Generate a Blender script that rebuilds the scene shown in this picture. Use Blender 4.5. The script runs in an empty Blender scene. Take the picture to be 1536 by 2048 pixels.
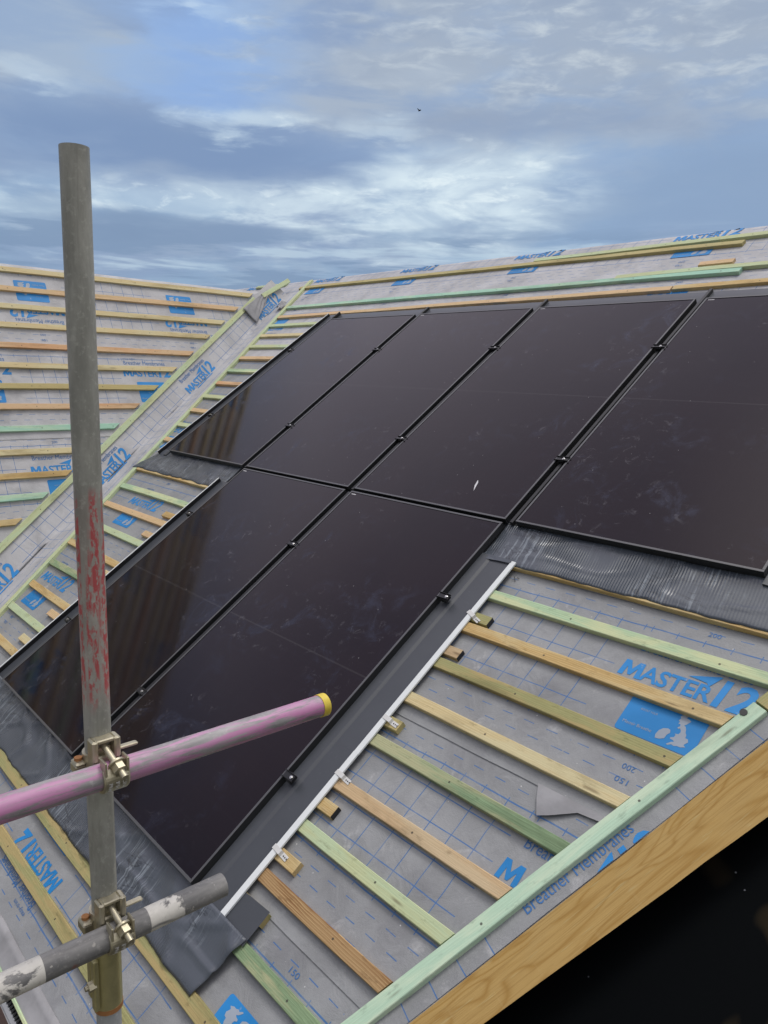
import bpy, bmesh, math, random
from mathutils import Vector, Matrix, noise
R = math.radians
random.seed(7)
S = bpy.context.scene
COL = S.collection

# ------------------------------------------------------------------ camera
Z0 = 6.0
PITCH = R(35.2)
MR = Matrix.Translation((0, 0, Z0)) @ Matrix.Rotation(PITCH, 4, 'X')       # main roof plane: u along the eaves, v up the slope, z normal
CAM_ROT = [[0.65999777, 0.63020475, -0.40895589], [0.15240501, -0.64534979, -0.74852946], [-0.73564642, 0.43170085, -0.52197578]]
CAM_LOC = (5.80115746, -1.90214262, 2.14821706)
cd = bpy.data.cameras.new('camera')
cam = bpy.data.objects.new('camera', cd)
COL.objects.link(cam)
Rw = Matrix(CAM_ROT)
c4 = Matrix(((Rw[0][0], -Rw[1][0], -Rw[2][0], CAM_LOC[0]),
             (Rw[0][1], -Rw[1][1], -Rw[2][1], CAM_LOC[1]),
             (Rw[0][2], -Rw[1][2], -Rw[2][2], CAM_LOC[2]), (0, 0, 0, 1)))
cam.matrix_world = MR @ c4
cd.sensor_fit = 'VERTICAL'
cd.sensor_height = 24.0
cd.sensor_width = 18.0
cd.lens = 24.0 * 1525.52 / 2048.0
cd.clip_start = 0.05
cd.clip_end = 5000
S.camera = cam
S.render.resolution_x = 768
S.render.resolution_y = 1024
S.view_settings.view_transform = 'Standard'
S.view_settings.look = 'None'
S.view_settings.exposure = 0.0
S.view_settings.gamma = 1.0

# ------------------------------------------------------------------ node helper
class NT:
    def __init__(s, tree):
        s.t = tree; s.n = tree.nodes; s.l = tree.links
    def link(s, a, b):
        s.l.new(a, b)
    def add(s, typ, **kw):
        n = s.n.new(typ)
        for k, v in kw.items(): setattr(n, k, v)
        return n
    def put(s, sock, v):
        if hasattr(v, 'is_output'): s.l.new(v, sock)
        elif isinstance(v, (tuple, list)) and len(v) == 3 and sock.type == 'RGBA': sock.default_value = (*v, 1)
        else: sock.default_value = v
    def m(s, op, a, b=0.0, c=0.0, clamp=False):
        n = s.add('ShaderNodeMath', operation=op, use_clamp=clamp)
        s.put(n.inputs[0], a); s.put(n.inputs[1], b)
        if op in ('MULTIPLY_ADD', 'COMPARE', 'SMOOTH_MIN', 'SMOOTH_MAX'): s.put(n.inputs[2], c)
        return n.outputs[0]
    def mix(s, f, a, b, mode='MIX'):
        n = s.add('ShaderNodeMix', data_type='RGBA', blend_type=mode)
        s.put(n.inputs[0], f); s.put(n.inputs[6], a); s.put(n.inputs[7], b)
        return n.outputs[2]
    def ramp(s, f, a, b, lo=0.0, hi=1.0, smooth=True):
        n = s.add('ShaderNodeMapRange', interpolation_type='SMOOTHSTEP' if smooth else 'LINEAR')
        s.put(n.inputs[0], f); n.inputs[1].default_value = a; n.inputs[2].default_value = b
        n.inputs[3].default_value = lo; n.inputs[4].default_value = hi
        return n.outputs[0]
    def noise(s, vec, scale, detail=4, rough=.5, dist=0.0, out=0):
        n = s.add('ShaderNodeTexNoise')
        if vec is not None: s.link(vec, n.inputs['Vector'])
        n.inputs['Scale'].default_value = scale; n.inputs['Detail'].default_value = detail
        n.inputs['Roughness'].default_value = rough; n.inputs['Distortion'].default_value = dist
        return n.outputs[out]
    def vscale(s, vec, sc, off=None):
        n = s.add('ShaderNodeMapping')
        s.link(vec, n.inputs[0]); n.inputs['Scale'].default_value = sc
        if off is not None:
            if hasattr(off, 'is_output'): s.link(off, n.inputs['Location'])
            else: n.inputs['Location'].default_value = off
        return n.outputs[0]
    def sep(s, vec):
        n = s.add('ShaderNodeSeparateXYZ'); s.link(vec, n.inputs[0]); return n.outputs
    def comb(s, x, y, z):
        n = s.add('ShaderNodeCombineXYZ')
        for i, v in enumerate((x, y, z)): s.put(n.inputs[i], v)
        return n.outputs[0]

# ------------------------------------------------------------------ world: broken overcast sky
SUN_DIR = Vector((0.02, 0.30, 0.95)).normalized()
W = bpy.data.worlds.new('World'); S.world = W; W.use_nodes = True
w = NT(W.node_tree); w.n.clear()
tc = w.add('ShaderNodeTexCoord').outputs['Generated']
sky = w.add('ShaderNodeTexSky', sky_type='NISHITA', sun_disc=False)
sky.sun_elevation = math.asin(SUN_DIR.z); sky.sun_rotation = math.atan2(SUN_DIR.x, SUN_DIR.y)
bg1 = w.add('ShaderNodeBackground'); w.link(sky.outputs[0], bg1.inputs[0]); bg1.inputs[1].default_value = 0.08
d = w.sep(tc)
zc = w.m('MAXIMUM', d[2], 0.0)
den = w.m('ADD', zc, 0.10)
px, py = w.m('DIVIDE', d[0], den), w.m('DIVIDE', d[1], den)
P = w.comb(px, py, 0.0)
az = w.m('MULTIPLY', w.m('ARCTAN2', d[0], d[1]), 180 / math.pi)
el = w.m('MULTIPLY', w.m('ARCSINE', d[2]), 180 / math.pi)
AE = w.comb(w.m('MULTIPLY', az, .05), w.m('MULTIPLY', el, .13), 0.0)
wob = w.noise(AE, 1.4, 5, .55, .3)
wob2 = w.m('SUBTRACT', wob, .5)
fz = w.noise(w.vscale(AE, (.8, 1.25, 1), (5, 2, 8)), 4.0, 7, .53, .35)
fz2 = w.m('SUBTRACT', fz, .5)
def gauss(a0, e0, sa, se, tilt=0.0, wa=6.0, we=4.0, fine=1.0):
    """soft cloud patch around azimuth a0, elevation e0 with a ragged outline; 0..1"""
    x = w.m('ADD', w.m('SUBTRACT', az, a0), w.m('ADD', w.m('MULTIPLY', wob2, wa), w.m('MULTIPLY', fz2, 5.0 * fine)))
    y = w.m('ADD', w.m('SUBTRACT', el, e0), w.m('ADD', w.m('MULTIPLY', wob2, we), w.m('MULTIPLY', fz2, 3.6 * fine)))
    if tilt: y = w.m('ADD', y, w.m('MULTIPLY', x, tilt))
    x = w.m('DIVIDE', x, sa); y = w.m('DIVIDE', y, se)
    q = w.m('ADD', w.m('MULTIPLY', x, x), w.m('MULTIPLY', y, y))
    g_ = w.m('EXPONENT', w.m('MULTIPLY', q, -.8))
    g_ = w.m('ADD', g_, w.m('MULTIPLY', w.m('MULTIPLY', w.m('ADD', w.m('MULTIPLY', fz2, 1.5), w.m('MULTIPLY', wob2, .9)), fine), w.ramp(g_, .02, .3)))
    return w.ramp(g_, .06, .95)
n1 = w.noise(P, .8, 6, .52, .5)
n2 = w.noise(w.vscale(P, (1.0, 1.0, 1.0), (7.3, 2.1, 3.0)), 2.6, 7, .55, .25)
n3 = w.noise(AE, 2.4, 6, .58, .6)
n4 = w.noise(w.vscale(AE, (.55, 1.9, 1), (3, 9, 1)), 3.4, 6, .56, .35)
n5 = w.noise(w.vscale(AE, (1, 1.2, 1), (1, 4, 2)), 6.5, 6, .58, .4)
base = w.mix(w.ramp(el, 1, 24), (.33, .475, .640), (.345, .480, .700))
c = w.mix(w.ramp(n1, .38, .62, 0, .75), base, (.315, .415, .600))
c = w.mix(w.m('MULTIPLY', w.ramp(n2, .50, .66), .30), c, (.47, .56, .70))
gl = w.noise(w.vscale(AE, (.9, 1.1, 1), (11, 5, 4)), 2.0, 7, .55, .3)
c = w.mix(w.m('MULTIPLY', w.ramp(gl, .44, .62), w.ramp(el, 12, 19, .25, .8)), c, (.52, .575, .655))
c = w.mix(w.m('MULTIPLY', gauss(-60.5, 20.6, 6.0, 3.6, .1, 9, 6), .75), c, (.285, .490, .815))
c = w.mix(w.m('MULTIPLY', gauss(-72, 19.5, 7, 3.6), .6), c, (.41, .53, .70))
lil = gauss(-36, 22.0, 17, 5.2)
c = w.mix(w.m('MULTIPLY', lil, .85), c, (.455, .520, .625))
c = w.mix(w.m('MULTIPLY', w.m('MULTIPLY', lil, w.ramp(n5, .44, .72)), .75), c, (.66, .71, .76))
c = w.mix(w.m('MULTIPLY', w.m('MULTIPLY', lil, w.ramp(n3, .50, .38)), .45), c, (.38, .46, .60))
c = w.mix(w.m('MULTIPLY', gauss(-25, 12.0, 9.5, 3.4, 0, 4, 2, .6), .9), c, (.315, .440, .625))
c = w.mix(w.m('MULTIPLY', gauss(-63, 14.4, 14, 1.9, .05, 4, 2, .5), .95), c, (.255, .380, .590))
c = w.mix(w.m('MULTIPLY', gauss(-40, 16.6, 12, 1.2, .0, 4, 2, .5), .75), c, (.365, .445, .59))
br = w.m('MAXIMUM', gauss(-45.5, 12.2, 9.5, 2.9, -.14, 8, 5, 1.1), w.m('MULTIPLY', gauss(-60, 11.4, 13, 1.2, -.02, 5, 3, 1), .8))
br = w.m('MAXIMUM', br, w.m('MULTIPLY', gauss(-58.5, 16.4, 5.0, .8, 0, 4, 2, 1.1), .65))
br = w.m('MAXIMUM', br, w.m('MULTIPLY', gauss(-49.5, 16.4, 3.2, .7, 0, 4, 2, 1.1), .5))
br = w.m('MAXIMUM', br, w.m('MULTIPLY', gauss(-61, 22.3, 3.8, .7, 0, 4, 3, 1.2), .35))
br = w.m('MAXIMUM', br, w.m('MULTIPLY', gauss(-74, 17.6, 4.0, .6, 0, 3, 2, 1.2), .35))
c = w.mix(w.m('MULTIPLY', br, w.ramp(n3, .34, .58, .45, 1.0)), c, (.70, .79, .855))
c = w.mix(w.m('MULTIPLY', w.m('MULTIPLY', br, w.ramp(n5, .52, .68)), .6), c, (.84, .90, .92))
low = w.ramp(el, 10.8, 8.6)
st = w.m('MULTIPLY', w.ramp(n4, .50, .62), low)
c = w.mix(w.m('MULTIPLY', st, .55), c, (.62, .735, .82))
dk = w.m('MULTIPLY', w.ramp(n4, .49, .39), low)
c = w.mix(w.m('MULTIPLY', dk, .8), c, (.265, .385, .560))
c = w.mix(w.m('MULTIPLY', gauss(-61, 9.3, 4.5, .75, 0, 3, 1.5, .5), .8), c, (.285, .40, .575))
c = w.mix(w.m('MULTIPLY', gauss(-67, 9.6, 3.5, .8, 0, 3, 1.5, .5), .8), c, (.27, .385, .56))
gm = w.add('ShaderNodeGamma'); w.link(c, gm.inputs[0]); gm.inputs[1].default_value = 1.55
c = gm.outputs[0]
hs = w.add('ShaderNodeHueSaturation'); hs.inputs['Saturation'].default_value = .80; hs.inputs['Value'].default_value = 1.16; w.link(c, hs.inputs['Color'])
c = w.mix(1.0, hs.outputs[0], (1.0, 1.02, 1.01), 'MULTIPLY')
# unseen sky shaped for its light: brighter overhead, darker low down behind the camera
nz = w.noise(P, .9, 6, .55, .3)
hi = w.mix(w.ramp(nz, .35, .65), (.68, .645, .80), (.92, .87, 1.00))
hi = w.mix(w.ramp(el, 58, 74), hi, (2.25, 2.18, 2.10))
c = w.mix(w.ramp(el, 24, 37), c, hi)
low2 = w.ramp(el, 55, 35)
c = w.mix(w.m('MULTIPLY', w.ramp(d[0], -.2, .6), low2), c, (.80, .79, .78))
c = w.mix(w.m('MULTIPLY', w.ramp(d[1], -.15, -.65), low2), c, (.28, .30, .34))
bg2 = w.add('ShaderNodeBackground'); w.link(c, bg2.inputs[0]); bg2.inputs[1].default_value = 1.0
ms = w.add('ShaderNodeMixShader'); ms.inputs[0].default_value = .93
w.link(bg1.outputs[0], ms.inputs[1]); w.link(bg2.outputs[0], ms.inputs[2])
wo = w.add('ShaderNodeOutputWorld'); w.link(ms.outputs[0], wo.inputs[0])

sl = bpy.data.lights.new('sun', 'SUN'); sl.energy = 1.4; sl.angle = R(18); sl.color = (1, .96, .90)
so = bpy.data.objects.new('sun', sl); COL.objects.link(so)
so.rotation_euler = SUN_DIR.to_track_quat('Z', 'Y').to_euler()

# ------------------------------------------------------------------ materials
def mat(name, rough=.6, spec=.5, metal=0.0):
    mt = bpy.data.materials.new(name); mt.use_nodes = True
    t = NT(mt.node_tree); b = t.n['Principled BSDF']
    b.inputs['Roughness'].default_value = rough; b.inputs['Metallic'].default_value = metal
    b.inputs['Specular IOR Level'].default_value = spec
    return mt, t, b
def bump(t, b, h, strength=.3, dist=.002):
    n = t.add('ShaderNodeBump'); n.inputs['Strength'].default_value = strength; n.inputs['Distance'].default_value = dist
    t.put(n.inputs['Height'], h); t.link(n.outputs[0], b.inputs['Normal'])
def objco(t, jitter=True):
    o = t.add('ShaderNodeTexCoord').outputs['Object']
    if not jitter: return o
    r = t.add('ShaderNodeObjectInfo').outputs['Random']
    return t.vscale(o, (1, 1, 1), t.comb(t.m('MULTIPLY', r, 37.0), t.m('MULTIPLY', r, 11.0), t.m('MULTIPLY', r, 23.0)))

def wood(name, c1, c2, stain, grain=1.0, stain_amt=.5, knots=.55, rough=.72):
    mt, t, b = mat(name, rough, .3)
    v = objco(t)
    warp = t.noise(t.vscale(v, (2.2, 9, 9)), 1.6, 3, .5, out=1)
    vw = t.add('ShaderNodeVectorMath', operation='MULTIPLY_ADD')
    t.link(warp, vw.inputs[0]); vw.inputs[1].default_value = (.05, .016, .016); t.link(v, vw.inputs[2])
    g = t.add('ShaderNodeTexWave', wave_type='BANDS', bands_direction='DIAGONAL', wave_profile='SAW')
    t.link(t.vscale(vw.outputs[0], (.6, 34, 34)), g.inputs[0])
    g.inputs['Scale'].default_value = 2.2; g.inputs['Distortion'].default_value = 3.4
    g.inputs['Detail'].default_value = 4; g.inputs['Detail Scale'].default_value = 1.2
    fine = t.noise(t.vscale(v, (3, 120, 120)), 2.0, 4, .6)
    col = t.mix(t.m('MULTIPLY', g.outputs['Fac'], .95 * grain, clamp=True), c1, c2)
    col = t.mix(t.m('MULTIPLY', t.ramp(fine, .45, .70), .35), col, c2)
    big = t.noise(t.vscale(v, (1.5, 9, 9)), 1.5, 6, .62, .4)
    col = t.mix(t.m('MULTIPLY', t.ramp(big, .42, .60), stain_amt), col, stain)
    drk = t.noise(t.vscale(v, (1.1, 5, 5), (3.0, 5.0, 1.0)), 1.6, 6, .64, .3)
    col = t.mix(t.m('MULTIPLY', t.ramp(drk, .50, .70), .55), col, tuple(q * .62 for q in c2))
    dirt = t.noise(t.vscale(v, (9, 22, 22)), 2.0, 5, .65)
    col = t.mix(t.m('MULTIPLY', t.ramp(dirt, .56, .74), .45), col, tuple(q * .42 for q in c2))
    vo = t.add('ShaderNodeTexVoronoi', feature='F1'); t.link(t.vscale(vw.outputs[0], (2.3, 14, 14)), vo.inputs['Vector']); vo.inputs['Scale'].default_value = 1.0
    k = t.ramp(vo.outputs['Distance'], .03, .10, 1, 0)
    col = t.mix(t.m('MULTIPLY', k, knots), col, (.10, .06, .03))
    os_ = t.sep(t.add('ShaderNodeTexCoord').outputs['Object'])
    nx = t.m('SUBTRACT', t.m('FLOORED_MODULO', t.m('ADD', os_[0], .37), .60), .30); ny = t.m('ADD', os_[1], .026)
    nd = t.m('SQRT', t.m('ADD', t.m('MULTIPLY', nx, nx), t.m('MULTIPLY', ny, ny)))
    col = t.mix(t.ramp(nd, .003, .0055, .85, 0), col, (.05, .045, .04))
    t.link(col, b.inputs['Base Color'])
    bump(t, b, t.m('ADD', t.m('MULTIPLY', g.outputs['Fac'], .5), fine), .6, .0018)
    return mt
WOOD = {
    'mint':   wood('mint_treated_timber', (.47, .62, .40), (.31, .44, .27), (.60, .62, .36), .7, .8),
    'palemint': wood('pale_mint_treated_timber', (.48, .66, .50), (.38, .54, .40), (.60, .70, .52), .6, .7),
    'teal':   wood('teal_treated_timber', (.36, .60, .47), (.27, .46, .34), (.52, .63, .43), .5, .6),
    'lime':   wood('lime_treated_timber', (.54, .58, .34), (.39, .43, .23), (.46, .58, .38), .6, .7),
    'olive':  wood('olive_treated_timber', (.38, .36, .17), (.25, .25, .10), (.44, .33, .15), .7, .8),
    'green':  wood('green_stained_timber', (.27, .38, .22), (.14, .21, .11), (.46, .44, .26), .7, .8),
    'yellow': wood('pale_yellow_pine', (.68, .57, .33), (.50, .39, .19), (.60, .56, .35), .8, .6),
    'pine':   wood('warm_pine', (.68, .52, .31), (.49, .33, .16), (.66, .45, .27), .9, .6),
    'gold':   wood('golden_pine', (.63, .46, .21), (.42, .27, .10), (.60, .50, .28), 1.0, .6),
    'orange': wood('orange_pine', (.64, .39, .21), (.49, .27, .13), (.62, .48, .30), .6, .6),
    'tan':    wood('tan_pine', (.60, .44, .26), (.44, .30, .16), (.56, .46, .30), .6, .6),
    'brown':  wood('figured_brown_pine', (.52, .36, .18), (.25, .13, .05), (.44, .30, .15), 1.5, .5, .7),
}
def board_mat():
    mt, t, b = mat('rough_brown_board', .8, .2)
    v = objco(t, False)
    n0 = t.noise(t.vscale(v, (1.3, 7, 7)), 1.2, 2, .5, .7)
    bands = t.m('POWER', t.m('ABSOLUTE', t.m('SINE', t.m('MULTIPLY', n0, 26.0))), .6)
    col = t.mix(t.ramp(bands, .1, 1.0), (.44, .265, .080), (.56, .375, .140))
    blot = t.noise(t.vscale(v, (1.6, 3.2, 3.2)), 2.4, 5, .6, .6)
    col = t.mix(t.m('MULTIPLY', t.ramp(blot, .52, .70), .4), col, (.54, .38, .16))
    str_ = t.noise(t.vscale(v, (3.5, 60, 60)), 2.0, 3, .55, .2)
    col = t.mix(t.m('MULTIPLY', t.ramp(str_, .62, .72), .6), col, (.62, .52, .26))
    saw = t.noise(t.vscale(v, (1.5, 90, 90)), 2.0, 5, .7, .1)
    col = t.mix(t.m('MULTIPLY', t.ramp(saw, .48, .66), .45), col, (.32, .18, .05))
    scr = t.noise(t.vscale(v, (26, 2.6, 2.6)), 1.2, 3, .5)
    col = t.mix(t.m('MULTIPLY', t.ramp(scr, .62, .72), .14), col, (.62, .46, .22))
    fine = t.noise(t.vscale(v, (8, 160, 160)), 2, 3, .6)
    col = t.mix(t.m('MULTIPLY', fine, .30), col, (.28, .155, .05))
    t.link(col, b.inputs['Base Color']); bump(t, b, t.m('ADD', fine, t.m('MULTIPLY', bands, .2)), .5, .0012)
    return mt
BOARD = board_mat()

LINEC = (.030, .135, .36)
def membrane_mat(name, base, ink_amt=.85):
    """grey breather membrane; UV = (metres along the roll from a print, metres down from the top edge)"""
    mt, t, b = mat(name, .62, .35)
    uv = t.add('ShaderNodeTexCoord').outputs['UV']
    s = t.sep(uv); x, y = s[0], s[1]
    wv = t.noise(t.comb(x, y, 0.0), 5.0, 2, .5, out=1)
    ws = t.sep(wv)
    x = t.m('ADD', x, t.m('MULTIPLY', t.m('SUBTRACT', ws[0], .5), .010)); y = t.m('ADD', y, t.m('MULTIPLY', t.m('SUBTRACT', ws[1], .5), .010))
    xp = t.m('FLOORED_MODULO', x, 1.43)                                   # position inside one repeat of the print
    def band(v, c0, hw): return t.m('COMPARE', v, c0, hw)
    yin = t.m('COMPARE', y, .5, .262)
    vx = t.m('FLOORED_MODULO', t.m('ADD', xp, .03), .1)
    vert = t.m('MULTIPLY', t.m('COMPARE', vx, .05, .0019), yin)
    ym = t.m('FLOORED_MODULO', y, .1)
    horiz = t.m('MULTIPLY', t.m('COMPARE', ym, .05, .0021), t.m('COMPARE', y, .5, .21))
    inpr = t.m('MULTIPLY', t.m('COMPARE', xp, .235, .30), t.m('COMPARE', y, .5, .232))
    inpr2 = t.m('MULTIPLY', t.m('GREATER_THAN', xp, 1.40), t.m('COMPARE', y, .5, .232))
    grid = t.m('MULTIPLY', t.m('MAXIMUM', vert, horiz), t.m('SUBTRACT', 1.0, t.m('MAXIMUM', inpr, inpr2)))
    sol = t.m('MAXIMUM', band(y, .25, .0028), band(y, .75, .0028))
    dash = None
    for yy, off in ((.10, .0), (.15, .05), (.20, .0), (.80, .0), (.85, .05), (.90, .0)):
        dx = t.m('COMPARE', t.m('FLOORED_MODULO', t.m('ADD', xp, off), .1), .05, .023)
        q = t.m('MULTIPLY', band(y, yy, .0018), dx)
        dash = q if dash is None else t.m('MAXIMUM', dash, q)
    ln = t.m('MAXIMUM', t.m('MAXIMUM', grid, sol), dash)
    fade = t.noise(t.comb(x, y, 3.0), 14, 4, .6)
    ln = t.m('MULTIPLY', ln, t.ramp(fade, .25, .6, .45, ink_amt))
    v = t.comb(x, y, 0.0)
    mott = t.noise(v, 3.2, 5, .6, .3)
    col = t.mix(t.ramp(mott, .3, .72), tuple(q * .84 for q in base), tuple(min(q * 1.12, 1) for q in base))
    fib = t.noise(t.vscale(v, (90, 380, 1)), 1.0, 3, .6)
    fib2 = t.noise(t.vscale(v, (420, 150, 1)), 1.0, 2, .6)
    col = t.mix(t.m('MULTIPLY', t.ramp(fib, .38, .7), .22), col, tuple(q * .62 for q in base))
    col = t.mix(t.m('MULTIPLY', t.ramp(fib2, .55, .75), .25), col, tuple(min(q * 1.5, 1) for q in base))
    dust = t.noise(v, 6.0, 7, .7, .8)
    col = t.mix(t.m('MULTIPLY', t.ramp(dust, .56, .76), .50), col, (.55, .55, .56))
    dirt = t.noise(v, 2.1, 6, .66, .4)
    col = t.mix(t.m('MULTIPLY', t.ramp(dirt, .52, .70), .45), col, (.15, .15, .165))
    sp = t.add('ShaderNodeTexVoronoi'); t.link(t.vscale(v, (17, 17, 1)), sp.inputs['Vector']); sp.inputs['Scale'].default_value = 1
    col = t.mix(t.m('MULTIPLY', t.ramp(sp.outputs['Distance'], .025, .05, 1, 0), .7), col, (.75, .75, .74))
    col = t.mix(ln, col, LINEC)
    t.link(col, b.inputs['Base Color'])
    cr = t.noise(v, 7.0, 6, .6, 1.2)
    bump(t, b, t.m('ADD', t.m('MULTIPLY', cr, 1.0), t.m('ADD', t.m('MULTIPLY', fib, .10), t.m('MULTIPLY', fib2, .10))), .75, .008)
    return mt
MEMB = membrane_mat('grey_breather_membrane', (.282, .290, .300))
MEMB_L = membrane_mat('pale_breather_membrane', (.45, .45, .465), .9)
def plain_memb():
    mt, t, b = mat('plain_membrane', .65, .3)
    v = objco(t)
    n = t.noise(v, 6, 5, .6); f = t.noise(v, 160, 3, .6)
    t.link(t.mix(t.ramp(n, .3, .7), (.23, .23, .24), (.33, .33, .345)), b.inputs['Base Color'])
    bump(t, b, t.m('ADD', n, t.m('MULTIPLY', f, .1)), .5, .004)
    return mt
PLAIN = plain_memb()
def ink(name, colr, worn):
    mt, t, b = mat(name, .5, .35)
    o = t.add('ShaderNodeTexCoord').outputs['Object']
    n = t.noise(o, 22, 6, .65, .5); n2 = t.noise(o, 4, 3, .5)
    col = t.mix(t.ramp(n2, .3, .7), colr, tuple(q * 1.25 + .01 for q in colr))
    col = t.mix(t.m('MULTIPLY', t.ramp(n, .62, .72), worn), col, (.40, .42, .46))
    t.link(col, b.inputs['Base Color']); return mt
INK = ink('blue_ink', (.012, .185, .47), .6)
INKF = ink('thin_blue_ink', (.035, .13, .33), .35)
INKP = ink('bare_patch', (.27, .31, .37), .3)

def glass_mat():
    mt, t, b = mat('black_solar_glass', .06, .5)
    v = objco(t, True)
    n = t.noise(v, 1.4, 5, .6, .4); sm = t.noise(v, 5.5, 7, .68, 1.3); sm2 = t.noise(t.vscale(v, (1, 1, 1)), 17, 6, .7, .6)
    patch = t.ramp(t.noise(v, 1.9, 3, .5), .44, .62)
    smudge = t.m('MULTIPLY', t.ramp(sm, .50, .74), patch)
    vo = t.add('ShaderNodeTexVoronoi'); t.link(v, vo.inputs['Vector']); vo.inputs['Scale'].default_value = 24
    vc = t.add('ShaderNodeTexVoronoi'); t.link(v, vc.inputs['Vector']); vc.inputs['Scale'].default_value = 24
    cs = t.sep(vc.outputs['Color'])
    speck = t.m('MULTIPLY', t.ramp(vo.outputs['Distance'], .04, .075, 1, 0), t.m('GREATER_THAN', cs[0], .84))
    col = t.mix(t.ramp(n, .3, .7), (.0042, .0028, .0046), (.0066, .0036, .0052))
    col = t.mix(t.m('MULTIPLY', smudge, .085), col, (.16, .23, .42))
    col = t.mix(t.m('MULTIPLY', t.m('MULTIPLY', t.ramp(sm2, .57, .72), patch), .10), col, (.5, .5, .55))
    col = t.mix(t.m('MULTIPLY', speck, .35), col, (.55, .55, .55))
    loc = t.add('ShaderNodeTexCoord').outputs['Object']; ls = t.sep(loc)
    half = t.m('COMPARE', ls[1], .998, .004)
    cell = t.m('MAXIMUM', t.m('COMPARE', t.m('FLOORED_MODULO', t.m('ADD', ls[0], .035), .182), .091, .0016), t.m('COMPARE', t.m('FLOORED_MODULO', ls[1], .0998), .05, .0011))
    col = t.mix(t.m('MAXIMUM', t.m('MULTIPLY', half, .035), t.m('MULTIPLY', cell, .006)), col, (.42, .42, .42))
    t.link(col, b.inputs['Base Color'])
    t.link(t.m('ADD', t.m('MULTIPLY', smudge, .22), t.m('ADD', .055, t.m('MULTIPLY', n, .05))), b.inputs['Roughness'])
    b.inputs['IOR'].default_value = 1.5
    b.inputs['Specular IOR Level'].default_value = .27
    b.inputs['Specular Tint'].default_value = (1.0, .86, .98, 1)
    bump(t, b, t.noise(v, 1.1, 1, .4), .06, .004)
    return mt
GLASS = glass_mat()
def simple(name, colr, rough=.5, spec=.5, metal=0.0, var=.3, nscale=9, bmp=.2):
    mt, t, b = mat(name, rough, spec, metal)
    v = objco(t)
    n = t.noise(v, nscale, 6, .62, .3); n2 = t.noise(v, nscale * 9, 4, .6)
    col = t.mix(n, tuple(q * (1 - var) for q in colr), tuple(min(q * (1 + var), 1) for q in colr))
    col = t.mix(t.m('MULTIPLY', t.ramp(n2, .62, .75), .25), col, tuple(min(q * 1.6 + .04, 1) for q in colr))
    t.link(col, b.inputs['Base Color'])
    t.link(t.m('ADD', rough - .08, t.m('MULTIPLY', n, .16)), b.inputs['Roughness'])
    if bmp: bump(t, b, t.m('ADD', n, t.m('MULTIPLY', n2, .3)), bmp, .001)
    return mt
FRAME = simple('black_anodised_frame', (.060, .061, .066), .36, .9, 0, .2, 12, 0)
DARKF = simple('black_plastic_tray', (.016, .017, .019), .42, .5, 0, .3, 10, .2)
FLASH = simple('dark_grey_flashing', (.056, .062, .073), .38, .5, 0, .14, 7, .15)
FOAM = simple('white_foam_strip', (.70, .73, .74), .8, .2, 0, .06, 20, .3)
CLIPW = simple('white_clip_metal', (.62, .62, .61), .45, .5, 0, .08, 20, .1)
BOLTM = simple('bright_steel', (.75, .75, .73), .25, .5, 1, .1, 30, 0)
BLACK = simple('black_clamp_paint', (.010, .010, .012), .35, .5, 0, .3, 30, 0)
LABELW = simple('white_label_paper', (.62, .62, .64), .6, .3, 0, .1, 30, 0)
YELLOW = simple('yellow_plastic', (.66, .52, .07), .5, .4, 0, .25, 40, .3)
ZINC = simple('zinc_plated_steel', (.50, .46, .34), .42, .5, .7, .35, 40, .35)
ZINCD = simple('golden_zinc_steel', (.46, .42, .22), .40, .5, .5, .3, 40, .3)
RUST = simple('rusty_rivet', (.42, .20, .08), .7, .3, .2, .3, 60, .4)
BROWNP = simple('dark_brown_fascia', (.055, .033, .028), .5, .4, 0, .2, 12, .2)
GUTTER = simple('grey_eaves_trim', (.30, .31, .33), .55, .4, 0, .15, 12, .2)
BIRD = simple('dark_feathers', (.02, .02, .022), .8, .2, 0, .2, 20, 0)

def corr_mat():
    mt, t, b = mat('corrugated_soft_flashing', .30, .6)
    uv = t.add('ShaderNodeTexCoord').outputs['UV']; s = t.sep(uv)
    v = t.comb(s[0], s[1], 0.0)
    n = t.noise(v, 5, 6, .62, .6); n2 = t.noise(v, 60, 4, .6)
    col = t.mix(n, (.058, .068, .085), (.088, .101, .122))
    st = t.noise(t.vscale(v, (75, 4, 1)), 1.0, 4, .6)
    patch = t.ramp(t.noise(v, 3.0, 3, .5, .4), .46, .60)
    col = t.mix(t.m('MULTIPLY', t.m('MULTIPLY', t.ramp(st, .52, .62), patch), .55), col, (.30, .34, .38))
    col = t.mix(t.m('MULTIPLY', t.ramp(n2, .66, .78), .4), col, (.30, .31, .33))
    wr = t.noise(t.vscale(v, (2.2, 7, 1)), 1.6, 5, .6, .9)
    wl = t.ramp(t.m('ABSOLUTE', t.m('SUBTRACT', wr, .5)), .004, .022, 1, 0)
    col = t.mix(t.m('MULTIPLY', wl, t.m('MULTIPLY', patch, .6)), col, (.018, .020, .026))
    t.link(col, b.inputs['Base Color'])
    t.link(t.ramp(n, .2, .8, .20, .36), b.inputs['Roughness'])
    ribs = t.m('SINE', t.m('MULTIPLY', s[0], 2 * math.pi / .0125))
    amt = t.ramp(t.noise(v, 2.6, 3, .5), .44, .60, .05, 1.0)
    h = t.m('ADD', t.m('MULTIPLY', t.m('MULTIPLY', ribs, amt), .5), t.m('MULTIPLY', n, .5))
    bump(t, b, h, .9, .0042)
    return mt
CORR = corr_mat()

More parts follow.
